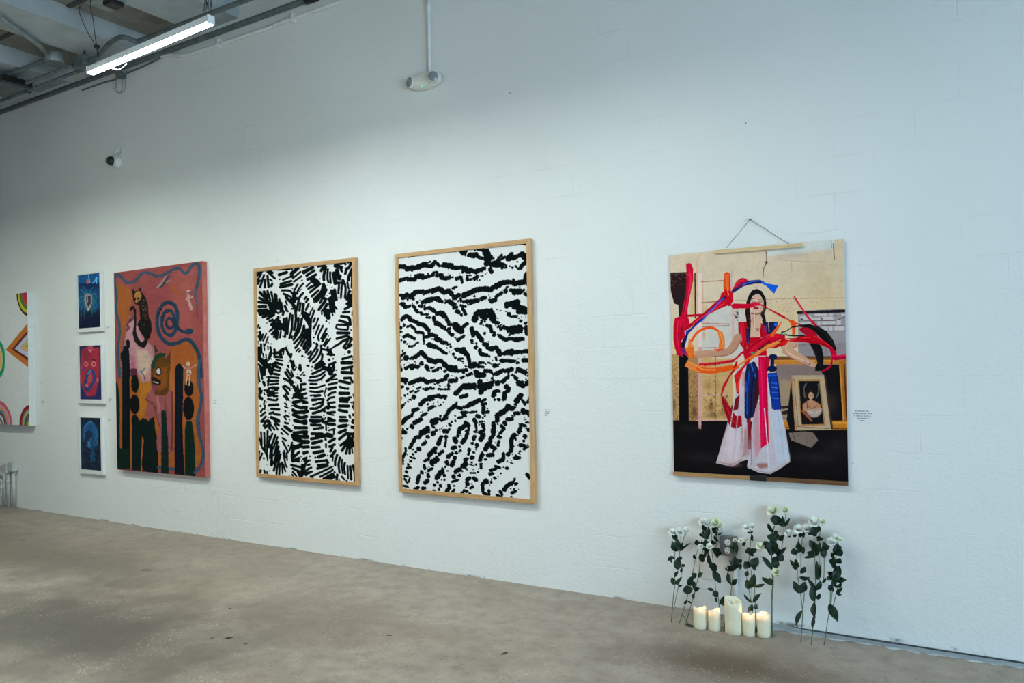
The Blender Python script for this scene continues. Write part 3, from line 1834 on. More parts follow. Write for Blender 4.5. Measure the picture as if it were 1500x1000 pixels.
S 48,43,45 30 13 1697 2814 2538 2786 2529 3304 1688 3311
L 232,44,84 17 306 238 326 393 280 654 221 937
L 140,8,36 15 271 389 257 630 211 892
L 224,40,76 21 115 1021 87 1241 118 1464
L 128,10,34 19 196 1046 157 1244 149 1465
L 140,14,34 17 241 1148 485 972 735 790
L 222,56,76 15 346 1075 621 913 845 796
L 250,130,80 15 886 370 894 542 913 671
L 170,44,26 13 940 395 936 630
L 232,50,80 15 1024 551 1090 470 1144 470
L 120,12,32 13 1056 574 1154 528
L 250,150,90 17 771 1223 813 1354 800 1450
L 40,100,220 13 847 710 666 873 483 1059
L 8,14,50 13 507 995 321 1151 238 1269
L 46,96,200 13 1132 532 1282 497 1387 496
L 214,40,60 18 1092 1120 1107 1302 1123 1430
L 120,10,28 16 1147 1104 1172 1232 1198 1324
L 150,14,36 14 1419 1116 1416 1259
L 40,60,130 11 1196 1197 1197 1396
L 36,60,140 9 1463 1136 1470 1261
L 150,30,60 7 1204 989 1221 1053 1238 1144
L 60,60,110 7 1419 1116 1435 1188 1425 1242
L 226,40,66 13 1212 1542 1341 1428 1486 1334 1646 1313
L 132,8,34 13 1176 1514 1306 1400 1469 1315
L 150,8,30 13 1395 1447 1521 1397 1697 1385
L 250,150,90 13 1339 1536 1502 1442 1627 1383
L 208,90,44 11 1376 1519 1519 1469 1626 1419
L 224,190,168 13 1295 975 1291 1219
L 164,124,104 9 1376 979 1379 1105
L 236,202,180 14 1299 759 1335 779
L 150,100,90 7 1298 849 1370 858
L 26,20,24 11 1245 728 1225 854 1214 971 1201 1143
L 60,44,44 5 1208 762 1199 871 1205 962
L 60,44,44 5 1443 767 1448 884 1421 990
L 218,184,162 14 1769 1443 1739 1492 1796 1572 1928 1643 2059 1704
L 150,112,94 10 1894 1437 1835 1494
L 226,50,60 12 1741 1394 1923 1360 2084 1346
L 130,10,28 12 1742 1354 1933 1361 2102 1405
L 222,50,60 10 2140 1329 2250 1400 2376 1500
L 120,10,28 10 2092 1414 2249 1448 2358 1509
L 40,40,46 10 2087 1182 2216 1236 2342 1375 2404 1491
L 36,36,42 10 2091 1463 2172 1619 2216 1755
L 224,40,84 12 2375 1605 2483 1617 2555 1609
L 120,8,40 10 2383 1652 2465 1645 2550 1642
L 228,60,90 8 1895 823 2006 994 2106 1135'''),
'print_a':(33.26,78.59,'''P 14,58,104 -43 -64 359 -28 344 838 -60 830
Q 8,20,46 30 -44 505 329 540 324 826 -49 800
Q 16,80,132 14 -13 -9 319 6 316 164 -16 112
Q 10,36,80 14 -16 112 317 144 315 233 166 225 -16 163
L 100,176,224 12 150 -17 161 44 176 121
T 70,156,222 10 30 208 135 248 111 271 69
L 90,176,230 16 271 74 271 143
E 150,88,72 20 38 143 104
T 34,116,124 22 6 119 300 65 233 19 218
T 34,116,124 22 6 109 319 32 320 -6 428
T 30,110,120 20 6 103 358 21 390 8 510
T 30,110,120 18 6 107 419 39 493 38 594
T 30,100,116 18 6 116 470 85 538 83 618
T 34,120,130 20 6 185 307 245 294 275 367
T 30,110,124 20 6 199 349 243 393 273 476
T 28,104,118 20 6 193 408 227 481 250 573
T 28,100,116 18 6 177 466 201 548 199 628
T 34,116,120 18 6 145 303 106 208 66 163
T 34,116,120 14 6 165 295 196 219 237 194
G 40,120,130 .6 120 130 153 404
P 138,140,136 94 297 150 283 205 319 198 428 163 525 140 538 116 480 88 377
Q 44,40,56 8 116 310 187 317 183 427 141 483 118 400
L 140,120,120 10 136 322 139 402
E 176,156,128 14 22 141 515'''),
'print_b':(32.82,78.59,'''P 28,34,80 -51 -41 359 -18 344 830 -67 836
Q 146,40,56 11 34 54 98 15 287 35 292 207 285 415 265 560 217 732 101 747 34 612 -5 505 18 197
Q 122,36,50 21 44 60 141 33 147 233 41 230
L 100,26,42 6 140 54 154 149 146 307
L 100,26,42 5 192 78 185 182
E 176,80,96 42 23 160 15
P 170,96,104 124 48 203 47 162 108
E 172,94,98 36 38 96 263
E 148,52,62 21 23 96 263
E 182,110,106 36 38 205 267
E 140,50,60 19 21 208 267
L 40,24,34 15 186 203 234 211
Q 96,50,110 11 40 304 82 316 60 379 39 368
L 32,56,108 40 150 362 202 392 208 507 146 612 98 652 75 580 99 474 129 380
L 60,130,170 17 118 411 158 362
L 26,26,40 13 79 516 87 622 119 654
P 158,72,80 123 433 171 412 179 518 131 549 105 506
E 170,84,90 23 29 99 580
Q 176,90,96 8 237 487 273 477 272 539 247 529'''),
'print_c':(31.01,76.74,'''P 12,26,48 -67 -34 345 -26 330 813 -82 812
S 34,54,76 220 15 -15 422 296 401 295 775 -21 763
S 14,22,40 120 11 -15 422 296 401 295 775 -21 763
E 30,84,128 118 200 143 254
L 14,46,86 7 143 243 136 60
L 14,46,86 7 148 243 183 65
L 14,46,86 7 151 248 219 103
L 14,46,86 7 151 253 244 165
L 14,46,86 7 151 259 256 237
L 14,46,86 7 148 264 253 311
L 14,46,86 7 145 269 230 375
L 14,46,86 7 138 249 98 87
L 14,46,86 7 132 254 60 152
L 14,46,86 7 132 260 31 228
L 14,46,86 7 132 265 25 302
L 14,46,86 7 132 275 45 365
L 60,140,176 9 109 97 131 54 167 64
L 50,120,160 9 60 152 82 109
L 40,100,150 9 228 197 249 300 236 405
E 16,42,72 53 63 122 250
E 14,34,60 42 63 88 352
P 58,110,140 101 351 125 339 138 380 135 433 116 447 104 414
L 22,66,98 48 176 305 176 430 166 609
L 36,100,128 9 149 474 146 643
L 36,100,128 9 191 513 197 638'''),
'rainbow':(94.53,187.38,'''P 206,212,208 -6162 -977 1139 -10 1106 1932 -6258 2326
E 52,26,28 189 349 991 -6
E 192,182,52 172 315 991 -6
E 62,112,58 147 269 991 -6
E 168,70,66 118 219 991 -6
E 190,40,62 92 177 991 -6
E 62,84,152 59 92 991 -6
E 200,180,60 29 42 991 -6
P 188,112,50 635 791 988 388 980 1084
P 104,28,36 724 787 982 496 981 990
P 176,190,198 765 785 981 544 982 942
P 204,152,154 833 777 980 620 983 873
P 192,182,60 864 770 980 644 984 845
P 92,152,72 912 757 979 680 984 817
P 60,90,110 943 751 978 712 985 789
E 74,174,124 101 273 529 919
E 22,134,112 84 240 529 919
E 206,192,142 61 198 529 919
E 216,184,62 42 151 529 919
E 204,150,150 27 109 529 919
E 188,92,104 200 370 511 1897
E 204,144,156 172 320 511 1897
E 206,138,86 147 277 511 1897
E 58,132,142 126 244 511 1897
E 122,48,46 105 206 511 1897
E 210,212,208 84 172 511 1897
E 96,92,134 67 135 511 1897
E 206,200,170 46 92 511 1897
E 196,186,70 29 55 511 1897
E 122,32,38 156 294 966 1875
E 156,66,66 130 256 966 1875
E 122,176,124 114 223 966 1875
E 112,62,52 90 177 966 1875
E 100,96,120 69 130 966 1875
E 176,190,72 46 88 966 1875
E 74,104,152 126 231 240 258
E 206,144,152 97 177 240 258
E 196,182,60 63 118 240 258
E 122,32,38 189 336 -156 1928
E 206,138,86 139 261 -156 1928
E 62,132,142 92 177 -156 1928
E 188,112,50 168 315 -117 -150
E 60,112,60 118 231 -117 -150
E 196,182,60 71 139 -117 -150'''),
}

FLOWERS=[
('leftmost cut stem with one white bloom, its foot forward on the floor',(-1.694, -0.304, 0.004),[('s', 0.005, [(-1.692, -0.31, 0.006), (-1.707, -0.227, 0.143), (-1.709, -0.198, 0.197), (-1.728, -0.159, 0.27)]), ('l', 0.0255, [(-1.714, -0.19, 0.193), (-1.734, -0.186, 0.233)]), ('l', 0.0163, [(-1.703, -0.211, 0.203), (-1.666, -0.196, 0.246)]), ('l', 0.0183, [(-1.722, -0.169, 0.233), (-1.696, -0.174, 0.274)]), ('s', 0.0042, [(-1.727, -0.159, 0.269), (-1.738, -0.11, 0.363), (-1.748, -0.064, 0.455), (-1.755, -0.056, 0.47)]), ('l', 0.038, [(-1.701, -0.16, 0.277), (-1.719, -0.128, 0.341)]), ('l', 0.0314, [(-1.732, -0.117, 0.376), (-1.769, -0.078, 0.433)]), ('l', 0.0332, [(-1.723, -0.106, 0.374), (-1.732, -0.088, 0.444)]), ('l', 0.0211, [(-1.738, -0.078, 0.43), (-1.749, -0.069, 0.486)]), ('l', 0.0139, [(-1.728, -0.139, 0.334), (-1.756, -0.151, 0.347)]), ('l', 0.0158, [(-1.761, -0.118, 0.339), (-1.737, -0.16, 0.311)]), ('b', 0.0195, [(-1.767, -0.066, 0.475)], 0)]),
('thin cut stem with two white blooms, second from the left, foot against the wall',(-1.774, -0.058, 0.004),[('s', 0.003, [(-1.768, -0.072, 0.006), (-1.74, -0.056, 0.148), (-1.718, -0.054, 0.236), (-1.715, -0.054, 0.255)]), ('l', 0.0093, [(-1.736, -0.066, 0.151), (-1.711, -0.065, 0.162)]), ('l', 0.0206, [(-1.746, -0.044, 0.143), (-1.726, -0.087, 0.181)]), ('l', 0.0168, [(-1.716, -0.052, 0.242), (-1.727, -0.064, 0.252)]), ('s', 0.0032, [(-1.715, -0.054, 0.255), (-1.731, -0.053, 0.338), (-1.723, -0.051, 0.409), (-1.722, -0.05, 0.462)]), ('s', 0.0025, [(-1.711, -0.051, 0.414), (-1.698, -0.05, 0.464)]), ('l', 0.0176, [(-1.711, -0.07, 0.277), (-1.691, -0.072, 0.289)]), ('l', 0.0212, [(-1.721, -0.057, 0.269), (-1.702, -0.079, 0.247)]), ('l', 0.0212, [(-1.734, -0.041, 0.367), (-1.705, -0.074, 0.421)]), ('l', 0.0106, [(-1.723, -0.052, 0.372), (-1.692, -0.054, 0.402), (-1.652, -0.072, 0.427)]), ('l', 0.0211, [(-1.724, -0.071, 0.314), (-1.721, -0.059, 0.333)]), ('b', 0.0218, [(-1.723, -0.062, 0.48)], 0), ('b', 0.0196, [(-1.686, -0.062, 0.489)], 0)]),
('cut stem slanting left at its foot, with a big round leaf half way up',(-1.645, -0.316, 0.004),[('s', 0.0042, [(-1.643, -0.32, 0.006), (-1.63, -0.283, 0.069), (-1.615, -0.239, 0.159), (-1.606, -0.206, 0.224), (-1.605, -0.174, 0.288)]), ('l', 0.0463, [(-1.61, -0.245, 0.165), (-1.626, -0.223, 0.209)]), ('l', 0.0142, [(-1.625, -0.274, 0.113), (-1.607, -0.276, 0.137)]), ('l', 0.0341, [(-1.617, -0.209, 0.205), (-1.595, -0.216, 0.265)]), ('l', 0.0269, [(-1.597, -0.199, 0.261), (-1.572, -0.205, 0.279)]), ('s', 0.0037, [(-1.604, -0.177, 0.283), (-1.599, -0.147, 0.345), (-1.591, -0.117, 0.408), (-1.573, -0.092, 0.46), (-1.579, -0.061, 0.526)]), ('l', 0.0239, [(-1.588, -0.158, 0.355), (-1.611, -0.147, 0.374)]), ('l', 0.0256, [(-1.574, -0.149, 0.372), (-1.526, -0.164, 0.38)]), ('l', 0.0362, [(-1.59, -0.097, 0.428), (-1.602, -0.123, 0.456)]), ('l', 0.0241, [(-1.575, -0.088, 0.47), (-1.584, -0.091, 0.497)]), ('l', 0.0206, [(-1.562, -0.096, 0.438), (-1.574, -0.124, 0.446)]), ('l', 0.0173, [(-1.572, -0.067, 0.507), (-1.572, -0.082, 0.545)]), ('b', 0.0117, [(-1.575, -0.124, 0.422)], 0), ('b', 0.0215, [(-1.577, -0.062, 0.551)], 0)]),
('cut stem leaning beside the first candle, with a round white bud below its blooms',(-1.603, -0.323, 0.004),[('s', 0.0042, [(-1.602, -0.328, 0.006), (-1.581, -0.25, 0.145), (-1.573, -0.229, 0.187), (-1.571, -0.211, 0.222), (-1.566, -0.181, 0.28), (-1.568, -0.175, 0.293)]), ('l', 0.0178, [(-1.582, -0.248, 0.142), (-1.567, -0.251, 0.184)]), ('l', 0.0232, [(-1.581, -0.229, 0.188), (-1.545, -0.241, 0.21)]), ('l', 0.0106, [(-1.589, -0.256, 0.12), (-1.61, -0.262, 0.13)]), ('l', 0.0197, [(-1.566, -0.201, 0.267), (-1.533, -0.206, 0.288)]), ('l', 0.0179, [(-1.584, -0.21, 0.234), (-1.572, -0.257, 0.196)]), ('s', 0.0037, [(-1.565, -0.178, 0.287), (-1.568, -0.147, 0.348), (-1.559, -0.116, 0.411), (-1.561, -0.076, 0.493), (-1.552, -0.059, 0.528)]), ('l', 0.0256, [(-1.566, -0.146, 0.338), (-1.545, -0.165, 0.375)]), ('l', 0.0377, [(-1.556, -0.117, 0.395), (-1.513, -0.151, 0.413)]), ('l', 0.0328, [(-1.55, -0.076, 0.511), (-1.559, -0.104, 0.478)]), ('l', 0.0342, [(-1.532, -0.11, 0.468), (-1.533, -0.084, 0.535)]), ('l', 0.0307, [(-1.545, -0.126, 0.422), (-1.548, -0.096, 0.456)]), ('l', 0.0276, [(-1.553, -0.068, 0.509), (-1.566, -0.057, 0.536)]), ('l', 0.0273, [(-1.533, -0.122, 0.388), (-1.509, -0.144, 0.375)]), ('b', 0.0117, [(-1.546, -0.088, 0.495)], 1), ('b', 0.0163, [(-1.519, -0.124, 0.426)], 0), ('b', 0.0221, [(-1.547, -0.062, 0.548)], 0)]),
('cut stem with a long drooping leaf and white blooms, left of the grey outlet box',(-1.457, -0.124, 0.004),[('s', 0.0047, [(-1.456, -0.129, 0.006), (-1.468, -0.117, 0.055), (-1.479, -0.106, 0.133), (-1.495, -0.1, 0.176), (-1.5, -0.092, 0.232)]), ('l', 0.0343, [(-1.506, -0.102, 0.28), (-1.488, -0.095, 0.245), (-1.462, -0.105, 0.214)]), ('l', 0.0163, [(-1.505, -0.105, 0.165), (-1.536, -0.127, 0.178)]), ('l', 0.0306, [(-1.496, -0.12, 0.169), (-1.476, -0.129, 0.136)]), ('l', 0.0126, [(-1.496, -0.101, 0.126), (-1.477, -0.128, 0.103)]), ('s', 0.0022, [(-1.506, -0.101, 0.164), (-1.543, -0.1, 0.166), (-1.596, -0.1, 0.163)]), ('s', 0.0041, [(-1.513, -0.079, 0.326), (-1.522, -0.072, 0.379), (-1.527, -0.062, 0.459), (-1.522, -0.052, 0.53)]), ('s', 0.0027, [(-1.503, -0.078, 0.341), (-1.498, -0.066, 0.428), (-1.497, -0.055, 0.512)]), ('l', 0.0292, [(-1.542, -0.086, 0.355), (-1.516, -0.082, 0.316), (-1.498, -0.106, 0.3)]), ('l', 0.0326, [(-1.51, -0.08, 0.32), (-1.492, -0.107, 0.27)]), ('l', 0.0377, [(-1.515, -0.08, 0.391), (-1.472, -0.09, 0.415)]), ('l', 0.0274, [(-1.492, -0.077, 0.383), (-1.457, -0.09, 0.39)]), ('l', 0.0137, [(-1.492, -0.067, 0.378), (-1.481, -0.092, 0.355)]), ('l', 0.0207, [(-1.513, -0.052, 0.476), (-1.482, -0.079, 0.453)]), ('l', 0.0096, [(-1.489, -0.064, 0.485), (-1.468, -0.081, 0.508), (-1.458, -0.069, 0.509)]), ('l', 0.0311, [(-1.509, -0.046, 0.489), (-1.509, -0.069, 0.538)]), ('l', 0.0206, [(-1.491, -0.05, 0.508), (-1.493, -0.075, 0.547)]), ('l', 0.0275, [(-1.509, -0.067, 0.427), (-1.519, -0.075, 0.455)]), ('b', 0.0234, [(-1.503, -0.062, 0.552)], 1), ('b', 0.0158, [(-1.472, -0.064, 0.538)], 1)]),
('cut stem standing directly in front of the grey outlet box and behind the tall candle',(-1.386, -0.31, 0.004),[('s', 0.004, [(-1.385, -0.313, 0.006), (-1.383, -0.276, 0.06), (-1.373, -0.217, 0.163), (-1.377, -0.176, 0.234)]), ('s', 0.0033, [(-1.373, -0.217, 0.163), (-1.376, -0.166, 0.252), (-1.378, -0.135, 0.307)]), ('l', 0.0306, [(-1.372, -0.194, 0.237), (-1.408, -0.154, 0.295)]), ('l', 0.0254, [(-1.373, -0.176, 0.233), (-1.343, -0.171, 0.27)]), ('l', 0.0467, [(-1.369, -0.22, 0.164), (-1.427, -0.235, 0.13)]), ('l', 0.0088, [(-1.383, -0.311, 0.014), (-1.375, -0.306, 0.07)]), ('s', 0.0033, [(-1.375, -0.138, 0.301), (-1.379, -0.111, 0.349), (-1.384, -0.078, 0.409), (-1.384, -0.052, 0.457)]), ('l', 0.0367, [(-1.373, -0.141, 0.309), (-1.374, -0.119, 0.384)]), ('l', 0.0316, [(-1.354, -0.146, 0.326), (-1.353, -0.128, 0.375)]), ('l', 0.0201, [(-1.352, -0.122, 0.357), (-1.328, -0.131, 0.372)]), ('l', 0.0202, [(-1.385, -0.101, 0.396), (-1.407, -0.083, 0.414)]), ('l', 0.0219, [(-1.371, -0.09, 0.395), (-1.367, -0.073, 0.443)]), ('l', 0.0168, [(-1.407, -0.134, 0.297), (-1.389, -0.14, 0.334)]), ('l', 0.0254, [(-1.386, -0.073, 0.414), (-1.384, -0.07, 0.464)]), ('l', 0.0101, [(-1.386, -0.121, 0.343), (-1.411, -0.11, 0.355)]), ('l', 0.0134, [(-1.337, -0.119, 0.345), (-1.334, -0.146, 0.318)]), ('b', 0.0115, [(-1.385, -0.062, 0.463)], 0)]),
('tall branching cut stem between the two rightmost candles, blooms right of the outlet box',(-1.215, -0.281, 0.004),[('s', 0.0035, [(-1.212, -0.288, 0.006), (-1.227, -0.236, 0.109), (-1.244, -0.183, 0.233), (-1.256, -0.146, 0.324)]), ('s', 0.0032, [(-1.247, -0.236, 0.106), (-1.252, -0.213, 0.159), (-1.263, -0.176, 0.249), (-1.272, -0.146, 0.322)]), ('s', 0.0028, [(-1.257, -0.212, 0.162), (-1.277, -0.185, 0.225), (-1.298, -0.155, 0.296)]), ('l', 0.0168, [(-1.25, -0.224, 0.162), (-1.3, -0.2, 0.193)]), ('l', 0.0221, [(-1.25, -0.206, 0.159), (-1.207, -0.219, 0.195), (-1.2, -0.206, 0.218)]), ('l', 0.0192, [(-1.248, -0.227, 0.151), (-1.267, -0.245, 0.109)]), ('l', 0.0104, [(-1.249, -0.212, 0.147), (-1.236, -0.264, 0.119)]), ('l', 0.022, [(-1.237, -0.214, 0.149), (-1.215, -0.231, 0.135)]), ('l', 0.0303, [(-1.274, -0.183, 0.223), (-1.293, -0.176, 0.273)]), ('l', 0.0344, [(-1.269, -0.177, 0.232), (-1.251, -0.171, 0.31)]), ('l', 0.0181, [(-1.243, -0.198, 0.247), (-1.191, -0.178, 0.264)]), ('l', 0.0204, [(-1.299, -0.159, 0.289), (-1.286, -0.168, 0.323)]), ('l', 0.0102, [(-1.21, -0.296, 0.013), (-1.21, -0.292, 0.063)]), ('s', 0.0033, [(-1.292, -0.148, 0.314), (-1.29, -0.117, 0.393), (-1.289, -0.092, 0.455), (-1.291, -0.068, 0.517), (-1.306, -0.054, 0.553)]), ('s', 0.002, [(-1.329, -0.094, 0.448), (-1.32, -0.085, 0.47), (-1.308, -0.08, 0.486)]), ('l', 0.0447, [(-1.283, -0.132, 0.334), (-1.309, -0.145, 0.367)]), ('l', 0.0411, [(-1.267, -0.155, 0.343), (-1.244, -0.121, 0.393)]), ('l', 0.0249, [(-1.293, -0.114, 0.419), (-1.247, -0.108, 0.436)]), ('l', 0.0365, [(-1.287, -0.124, 0.408), (-1.291, -0.128, 0.447)]), ('l', 0.0184, [(-1.33, -0.101, 0.444), (-1.32, -0.087, 0.467)]), ('l', 0.0094, [(-1.297, -0.058, 0.515), (-1.311, -0.08, 0.521)]), ('l', 0.01, [(-1.285, -0.083, 0.52), (-1.282, -0.071, 0.532)]), ('l', 0.0114, [(-1.302, -0.07, 0.537), (-1.307, -0.063, 0.565)]), ('l', 0.0134, [(-1.285, -0.079, 0.479), (-1.281, -0.093, 0.516)]), ('b', 0.0168, [(-1.32, -0.07, 0.544)], 0), ('b', 0.0154, [(-1.283, -0.067, 0.554)], 0), ('b', 0.0134, [(-1.341, -0.096, 0.474)], 1)]),
('tallest cut stem, thick green stalk right of the last candle, greenish blooms at top',(-1.131, -0.272, 0.004),[('s', 0.0102, [(-1.129, -0.276, 0.006), (-1.138, -0.243, 0.084), (-1.145, -0.199, 0.21), (-1.143, -0.18, 0.265), (-1.148, -0.162, 0.317)]), ('l', 0.0219, [(-1.147, -0.178, 0.264), (-1.201, -0.18, 0.295)]), ('s', 0.0091, [(-1.145, -0.173, 0.285), (-1.151, -0.157, 0.331), (-1.159, -0.135, 0.394), (-1.169, -0.099, 0.502), (-1.155, -0.076, 0.573)]), ('s', 0.0032, [(-1.109, -0.115, 0.46), (-1.101, -0.092, 0.53), (-1.103, -0.076, 0.578), (-1.095, -0.056, 0.64)]), ('l', 0.025, [(-1.15, -0.191, 0.271), (-1.202, -0.184, 0.297)]), ('l', 0.0229, [(-1.15, -0.166, 0.347), (-1.213, -0.147, 0.406)]), ('l', 0.0207, [(-1.164, -0.136, 0.371), (-1.126, -0.143, 0.42)]), ('l', 0.0297, [(-1.139, -0.166, 0.358), (-1.123, -0.154, 0.402)]), ('l', 0.0297, [(-1.12, -0.157, 0.394), (-1.098, -0.127, 0.427)]), ('l', 0.0174, [(-1.112, -0.126, 0.425), (-1.075, -0.138, 0.475)]), ('l', 0.0529, [(-1.161, -0.138, 0.418), (-1.162, -0.117, 0.506)]), ('l', 0.0459, [(-1.134, -0.136, 0.425), (-1.134, -0.13, 0.502)]), ('l', 0.0439, [(-1.174, -0.125, 0.455), (-1.204, -0.121, 0.488)]), ('l', 0.0556, [(-1.156, -0.095, 0.535), (-1.142, -0.128, 0.487)]), ('l', 0.0231, [(-1.126, -0.101, 0.497), (-1.097, -0.114, 0.534)]), ('l', 0.0232, [(-1.16, -0.096, 0.539), (-1.188, -0.098, 0.585)]), ('l', 0.0548, [(-1.151, -0.078, 0.578), (-1.154, -0.058, 0.631)]), ('l', 0.0166, [(-1.101, -0.082, 0.576), (-1.109, -0.086, 0.634)]), ('l', 0.0148, [(-1.096, -0.086, 0.577), (-1.07, -0.083, 0.626)]), ('s', 0.0032, [(-1.171, -0.121, 0.436), (-1.204, -0.115, 0.45)]), ('b', 0.0271, [(-1.164, -0.063, 0.653)], 1), ('b', 0.0213, [(-1.098, -0.062, 0.66)], 1), ('b', 0.02, [(-1.126, -0.17, 0.335)], 1), ('b', 0.0195, [(-1.224, -0.125, 0.457)], 1)]),
('cut stem with three white blooms, first of the three stems right of the candles',(-0.975, -0.289, 0.004),[('s', 0.0042, [(-0.975, -0.292, 0.006), (-0.976, -0.242, 0.111), (-0.981, -0.216, 0.169), (-0.996, -0.185, 0.241), (-1.01, -0.161, 0.296), (-1.014, -0.152, 0.317)]), ('s', 0.0031, [(-0.98, -0.218, 0.166), (-0.975, -0.197, 0.215), (-0.978, -0.18, 0.254), (-0.987, -0.161, 0.299), (-0.984, -0.15, 0.324)]), ('l', 0.0225, [(-0.983, -0.221, 0.158), (-0.999, -0.267, 0.08)]), ('l', 0.0281, [(-0.997, -0.196, 0.241), (-1.041, -0.163, 0.292)]), ('l', 0.0358, [(-0.992, -0.201, 0.244), (-0.973, -0.189, 0.307)]), ('s', 0.0032, [(-1.018, -0.157, 0.302), (-1.021, -0.137, 0.351), (-1.03, -0.104, 0.429), (-1.028, -0.077, 0.496), (-1.021, -0.054, 0.554)]), ('s', 0.0025, [(-0.994, -0.145, 0.334), (-1.004, -0.126, 0.379), (-1.007, -0.099, 0.445), (-1.006, -0.064, 0.532)]), ('l', 0.0207, [(-1.017, -0.152, 0.364), (-1.065, -0.12, 0.399)]), ('l', 0.0223, [(-1.018, -0.123, 0.364), (-1.032, -0.143, 0.412)]), ('l', 0.0257, [(-1.002, -0.145, 0.337), (-0.981, -0.138, 0.377)]), ('l', 0.0332, [(-1.039, -0.105, 0.428), (-1.045, -0.112, 0.465)]), ('l', 0.0404, [(-1.008, -0.09, 0.448), (-1.021, -0.091, 0.503)]), ('l', 0.0187, [(-0.995, -0.112, 0.438), (-0.99, -0.111, 0.478)]), ('l', 0.0222, [(-1.008, -0.142, 0.311), (-0.949, -0.177, 0.333)]), ('l', 0.0232, [(-1.019, -0.07, 0.521), (-1.011, -0.068, 0.558)]), ('l', 0.0145, [(-1.036, -0.071, 0.527), (-1.058, -0.074, 0.525)]), ('l', 0.0181, [(-1.002, -0.083, 0.529), (-1.002, -0.062, 0.554)]), ('b', 0.0204, [(-1.076, -0.072, 0.537)], 0), ('b', 0.0225, [(-1.028, -0.063, 0.564)], 0), ('b', 0.0188, [(-0.983, -0.062, 0.57)], 0)]),
('cut stem with pale hanging lower leaf, middle of the three stems right of the candles',(-0.919, -0.309, 0.004),[('s', 0.0045, [(-0.918, -0.312, 0.006), (-0.915, -0.252, 0.131), (-0.914, -0.211, 0.227), (-0.918, -0.184, 0.29), (-0.919, -0.166, 0.332)]), ('l', 0.016, [(-0.918, -0.276, 0.091), (-0.917, -0.252, 0.146)]), ('l', 0.0307, [(-0.917, -0.224, 0.215), (-0.898, -0.281, 0.143)]), ('l', 0.0326, [(-0.918, -0.232, 0.219), (-0.937, -0.186, 0.292)]), ('l', 0.0177, [(-0.908, -0.202, 0.268), (-0.96, -0.196, 0.33)]), ('l', 0.024, [(-0.911, -0.187, 0.267), (-0.892, -0.185, 0.324)]), ('l', 0.0176, [(-0.901, -0.223, 0.228), (-0.887, -0.223, 0.263)]), ('l', 0.0116, [(-0.882, -0.18, 0.309), (-0.862, -0.186, 0.344)]), ('s', 0.0032, [(-0.919, -0.173, 0.315), (-0.928, -0.132, 0.411), (-0.937, -0.098, 0.492), (-0.946, -0.063, 0.577)]), ('s', 0.0024, [(-0.878, -0.174, 0.317), (-0.877, -0.159, 0.352), (-0.881, -0.126, 0.432)]), ('s', 0.0025, [(-0.902, -0.174, 0.314), (-0.899, -0.159, 0.349), (-0.912, -0.105, 0.478), (-0.91, -0.062, 0.584)]), ('l', 0.0217, [(-0.907, -0.18, 0.323), (-0.919, -0.144, 0.414)]), ('l', 0.0168, [(-0.894, -0.176, 0.334), (-0.89, -0.153, 0.414)]), ('l', 0.0128, [(-0.938, -0.132, 0.436), (-0.958, -0.134, 0.447), (-0.982, -0.137, 0.421)]), ('l', 0.0303, [(-0.938, -0.106, 0.479), (-0.961, -0.119, 0.516)]), ('l', 0.0398, [(-0.928, -0.115, 0.435), (-0.933, -0.099, 0.503)]), ('l', 0.0237, [(-0.928, -0.073, 0.524), (-0.886, -0.112, 0.535)]), ('l', 0.0295, [(-0.878, -0.145, 0.437), (-0.891, -0.109, 0.491)]), ('l', 0.027, [(-0.896, -0.103, 0.475), (-0.855, -0.106, 0.497)]), ('l', 0.033, [(-0.945, -0.087, 0.539), (-0.952, -0.075, 0.588)]), ('l', 0.0375, [(-0.924, -0.088, 0.555), (-0.918, -0.065, 0.594)]), ('l', 0.015, [(-0.954, -0.094, 0.544), (-0.973, -0.088, 0.553)]), ('l', 0.0212, [(-0.908, -0.127, 0.461), (-0.905, -0.12, 0.51)]), ('l', 0.0212, [(-0.882, -0.122, 0.484), (-0.884, -0.108, 0.517)]), ('b', 0.0245, [(-0.945, -0.065, 0.606)], 0), ('b', 0.0172, [(-0.9, -0.063, 0.614)], 1), ('b', 0.0122, [(-0.917, -0.062, 0.615)], 1)]),
